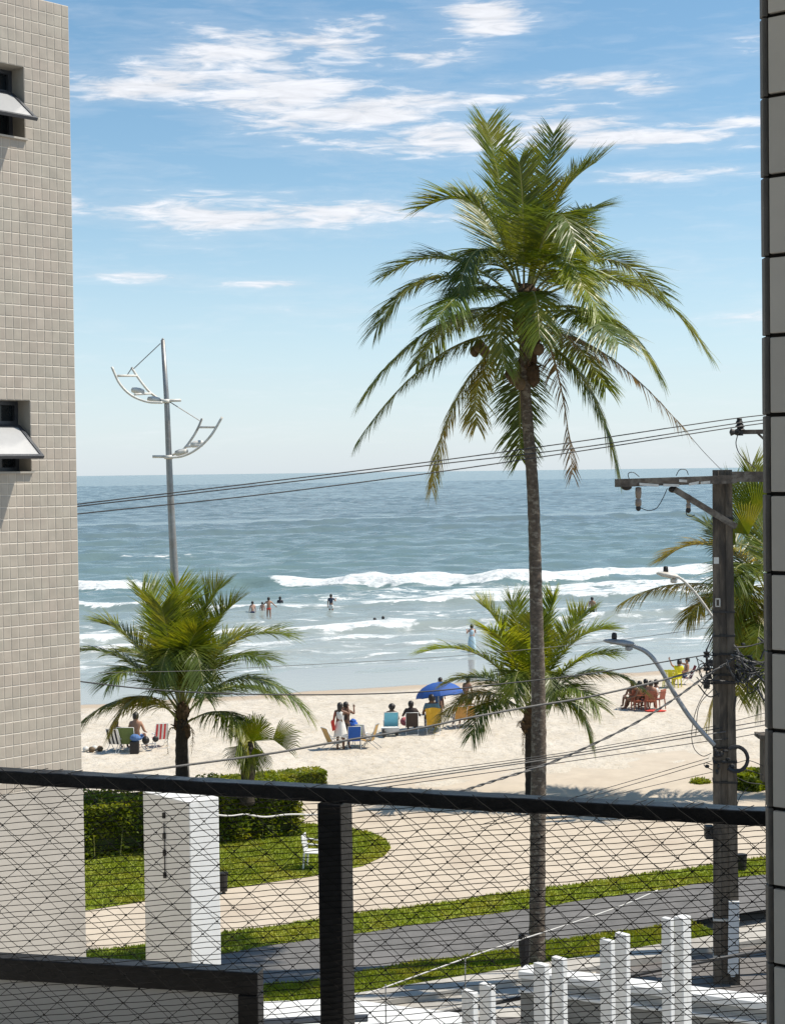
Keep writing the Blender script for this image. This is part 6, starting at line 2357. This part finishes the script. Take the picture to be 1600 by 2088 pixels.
def bin_(label, px, py, w, h):
    c = gz(px, py, 0)
    t = thing('litter_bin', label, 'bin', c)
    m1 = MB()
    m1.lathe([(w * .8, .05), (w, h * .9), (w * 1.05, h * .92), (w * 1.05, h), (w * .9, h)], c, 12)
    m1.build('drum', M['iron'], t)
    m1 = MB()
    m1.tube([c, c + Vector((0, 0, .3))], .04, 6)
    m1.build('post', M['iron'], t)


bin_('dark litter bin on the grass edge right of the white gate pillar', 456, 1822, .11, .50)
bin_('dark litter bin on the verge right of the utility pole', 1512, 1777, .13, .42)
c = at(1069, 1925, 28.5)
t_ = thing('lantern', 'black tapered lantern box on a thin post at the foot of the tall palm', 'lamp', (c.x, c.y, 0))
m1 = MB()
m1.lathe([(.07, -.44), (.11, -.10), (.115, .16), (.06, .19), (.02, .2)], c + Vector((0, 0, 0)), 8)
m1.build('lantern_head', M['iron'], t_)
m1 = MB()
m1.tube([(c.x, c.y, -.2), c + Vector((0, 0, -.42))], .045, 8)
m1.build('post', M['iron'], t_)

# ================================================================== BALCONY: RAILING, NET, SCREEN, COLUMN
RZ = CAM_H - 0.80
RA, RB = gz(0, 1572, RZ), gz(1570, 1656, RZ)
RD = (RB - RA).normalized()
RN = Vector((RD.y, -RD.x, 0))                   # towards the viewer
UPZ = Vector((0, 0, 1))


def rail_pt(px, py, off=0.0):
    return onplane(px, py, RA + RN * off, RN)


def balcony_rail():
    a, b = RA - RD * 1.3, RB + RD * .9
    mid = (a + b) / 2
    t = thing('railing', 'black painted metal balcony railing with chipped flat top rail and square post', 'railing', (mid.x, mid.y, RZ - 1.1))
    m1 = MB()
    th, dp = .0362, .052
    n = 60
    # flat bar, worn unevenly along its upper edge
    V, Fc = [], []
    for i in range(n + 1):
        p = a.lerp(b, i / n)
        e = [random.uniform(-.0012, .0012) for _ in range(4)]
        V += [p + UPZ * e[0], p - RN * dp + UPZ * e[1], p - RN * dp - UPZ * th, p - UPZ * (th + e[2])]
    for i in range(n):
        for j in range(4):
            Fc.append((i * 4 + j, i * 4 + (j + 1) % 4, (i + 1) * 4 + (j + 1) % 4, (i + 1) * 4 + j))
    Fc += [(3, 2, 1, 0), tuple(n * 4 + j for j in range(4))]
    m1.add(V, Fc)
    bevelled(m1.build('top_rail', M['black_rail'], t), .003)
    for (px) in (674,):
        m1 = MB()
        p = rail_pt(px, 1700)
        h0, h1 = RZ - .0375, RZ - 1.05
        c = Vector((p.x, p.y, (h0 + h1) / 2)) - RN * .034
        m1.box(c, RD * .0315, RN * .046, UPZ * ((h0 - h1) / 2))
        bevelled(m1.build('post', M['black_rail'], t), .004)
    # cord lashings where the net is folded over the rail
    m1 = MB()
    for i in range(45):
        f_ = random.random()
        p = a.lerp(b, f_)
        w = random.uniform(.004, .016)
        m1.tube([p + RN * .002 + UPZ * -.002, p + UPZ * .0025 + RD * w - RN * .012, p - RN * .05 + UPZ * .0025 + RD * w * 2], .0011, 4)
    stuff(m1.build('lashing', M['net'], t))


balcony_rail()


def netting():
    t = thing('safety_net', 'black knotted safety netting stretched over the balcony railing', 'net', ((RA + RB) / 2 - UPZ * 1.0).to_tuple())
    near, far = .016, -.075

    def thread(mb_, p0, p1, off, wob, n=26, r=.00100, knots=None):
        ph, ph2 = random.uniform(0, 6.3), random.uniform(0, 6.3)
        P = []
        for i in range(n + 1):
            f_ = i / n
            x, y = p0[0] + (p1[0] - p0[0]) * f_, p0[1] + (p1[1] - p0[1]) * f_
            y += wob * (math.sin(f_ * n * 1.9 + ph) * .6 + math.sin(f_ * 6 + ph2) * .7)
            x += wob * .4 * math.sin(f_ * n * 1.3 + ph2)
            P.append(rail_pt(x, y, off))
        mb_.tube(P, r, 4, caps=False)
    railtop = lambda x: 1567 + (x) * (1650 - 1567) / 1570
    railbot = lambda x: 1600 + (x) * (1690 - 1600) / 1570
    # near face of the fold: shallow and steep threads, with a knot where they cross
    A = MB()
    y = 1590
    while y < 2330:
        d = 12.0 + random.uniform(-.8, .8)
        y0 = y + 26
        y1 = y0 - 150
        x0, x1 = -60, 1700
        yl = lambda x: y0 + (y1 - y0) * (x + 60) / 1760
        # begin where the thread comes below the rail
        xs = [x for x in range(-60, 1701, 8) if yl(x) > railbot(x) - 8]
        if xs:
            thread(A, (xs[0], yl(xs[0])), (xs[-1], yl(xs[-1])), near, 1.3, n=max(6, len(xs) // 4))
        y += d
    A.build('net_threads', M['net'], t)
    A = MB()
    x = -620
    while x < 1640:
        sl = .80
        x0 = x
        yt = railtop(max(x, 0)) + 2
        ln = (2140 - yt) / sl
        thread(A, (x0, yt), (x0 + ln, 2140), near + .002, 1.8, n=40, r=.00092)
        x += 69 + random.uniform(-3, 3)
    A.build('net_threads', M['net'], t)
    # far face, hanging behind the rail
    dn, un = [], []
    A = MB()
    x = -700
    while x < 1640:
        x0 = x
        yt = railbot(max(min(x, 1570), 0)) - 4
        ln = (2140 - yt) / .98
        dn.append((x0, yt))
        thread(A, (x0, yt), (x0 + ln, 2140), far, 1.6, n=36, r=.00080)
        x += 62 + random.uniform(-4, 4)
    x = 40
    while x < 2260:
        x0 = x
        yt = railbot(max(min(x, 1570), 0)) - 4
        ln = (2140 - yt) / .86
        un.append((x0, yt))
        thread(A, (x0, yt), (x0 - ln, 2140), far - .001, 1.6, n=36, r=.00084)
        x += 62 + random.uniform(-4, 4)
    A.build('net_threads', M['net'], t)
    # knots
    A = MB()
    for (xa, ya) in dn:
        for (xb, yb) in un:
            # y = ya + .98 (x - xa) meets y = yb - .86 (x - xb)
            x = (yb - ya + .98 * xa + .86 * xb) / 1.84
            y = ya + .98 * (x - xa)
            if -40 < x < 1640 and railbot(max(0, min(x, 1570))) < y < 2100:
                A.box(rail_pt(x, y, far), RD * .0030, RN * .0016, UPZ * .0014)
    stuff(A.build('net_knots', M['net'], t))


netting()


def screen():
    z = CAM_H - 1.45
    a0, b0 = gz(0, 1955, z), gz(525, 1985, z)
    d = (b0 - a0).normalized()
    n = Vector((d.y, -d.x, 0))
    a = a0 - d * .5
    t = thing('framed_screen', 'black framed grey screen panel low outside the railing at bottom left', 'screen', ((a + b0) / 2 - UPZ * .8).to_tuple())
    L_ = (b0 - a).length
    th = .066
    m1 = MB()
    c = (a + b0) / 2
    m1.box(c - n * .03 - UPZ * (th / 2), d * (L_ / 2), n * .03, UPZ * (th / 2))
    bevelled(m1.build('top_bar', M['black_rail'], t), .004)
    m1 = MB()
    c = b0 - d * .031 - UPZ * (th + .0015 + .4)
    m1.box(c - n * .030, d * .031, n * .03, UPZ * .4)
    bevelled(m1.build('side_bar', M['black_rail'], t), .004)
    m1 = MB()
    c = (a + b0) / 2 - d * .031 - UPZ * (th + .4)
    m1.box(c - n * .03, d * (L_ / 2 - .031), n * .004, UPZ * .4)
    m1.build('sheet', M['screen'], t)


screen()


def column():
    Y = 3.0
    cA = math.radians(-53)
    e = Vector((-math.sin(cA), -math.cos(cA), 0))      # along the face, to the right and nearer
    n = Vector((-e.y * -1, e.x * -1, 0))
    n = Vector((e.y, -e.x, 0))
    if n.dot(Vector((0, -1, 0))) < 0:
        n = -n
    E0 = at(1571.3, 900, Y)
    E0.z = 0
    t = thing('tiled_column', 'grey tiled balcony column with dark joints filling the right edge', 'column', (E0.x + .2, E0.y - .1, CAM_H - 1.6))
    z0, z1 = CAM_H - 1.6, CAM_H + 1.4
    P = lambda u, z, o=0.0: E0 + e * u + n * o + UPZ * z
    m1 = MB()
    W = .9
    c = P(W / 2, (z0 + z1) / 2, -.21)
    m1.box(c - e * .006, e * (W / 2 + .008), n * .2, UPZ * ((z1 - z0) / 2))
    m1.build('core', M['col_joint'], t)
    # dark angle trim down the corner, in short lengths
    pitch = 161 * Y / FPX
    zt = at(1571, 846, Y).z
    zs = [zt + pitch * k for k in range(-12, 12)]
    for z in zs:
        if not (z0 < z < z1 - pitch):
            continue
        m1 = MB()
        sdir = Vector((1, 0, 0))
        jx = random.uniform(-.0008, .0008)
        m1.box(P(0, z + pitch / 2, 0) - sdir * (.0052 + jx) + Vector((0, .012, 0)), sdir * .0055, Vector((0, .012, 0)), UPZ * (pitch / 2 - .0015))
        bevelled(m1.build('edge_trim', M['col_trim'], t), .002)
        for u0, u1 in ((0.0, .235), (.243, .478), (.486, .72)):
            m1 = MB()
            m1.box(P((u0 + u1) / 2 + .001, z + pitch / 2, .003 + random.uniform(-.0006, .0006)), e * ((u1 - u0) / 2 - .002), n * .006, UPZ * (pitch / 2 - .0040))
            bevelled(m1.build('tile', M['col_tile'], t), .0022)


M['col_joint'] = pmat('dark_column_joint', (0.035, 0.030, 0.025), rough=.9, var=.2)
M['col_trim'] = pmat('dark_corner_trim', (0.11, 0.10, 0.088), rough=.6, var=.25, scale=14)
M['col_tile'] = pmat('grey_column_tile', (0.54, 0.495, 0.43), rough=.5, var=.06, scale=6, rnd=.05)
column()
# the slab and ceiling of the balcony the picture is taken from, and the room wall behind it
mb = MB()
c = (RA + RB) / 2
mb.box(Vector((c.x, c.y, CAM_H - 1.78)) + RN * 1.35, RD * 4, RN * 1.6, UPZ * .10)
o = mb.build('balcony_floor', M['concrete'])
struct(o)
mb = MB()
mb.box(Vector((c.x, c.y, CAM_H + 1.95)) + RN * 1.35, RD * 4, RN * 1.45, UPZ * .10)
o = mb.build('balcony_ceiling', M['white_paint'])
struct(o)
mb = MB()
mb.box(Vector((c.x, c.y, CAM_H - .2)) + RN * 4.4, RD * 4, RN * .1, UPZ * 1.6)
o = mb.build('balcony_back_wall', M['grey_wall'])
struct(o)
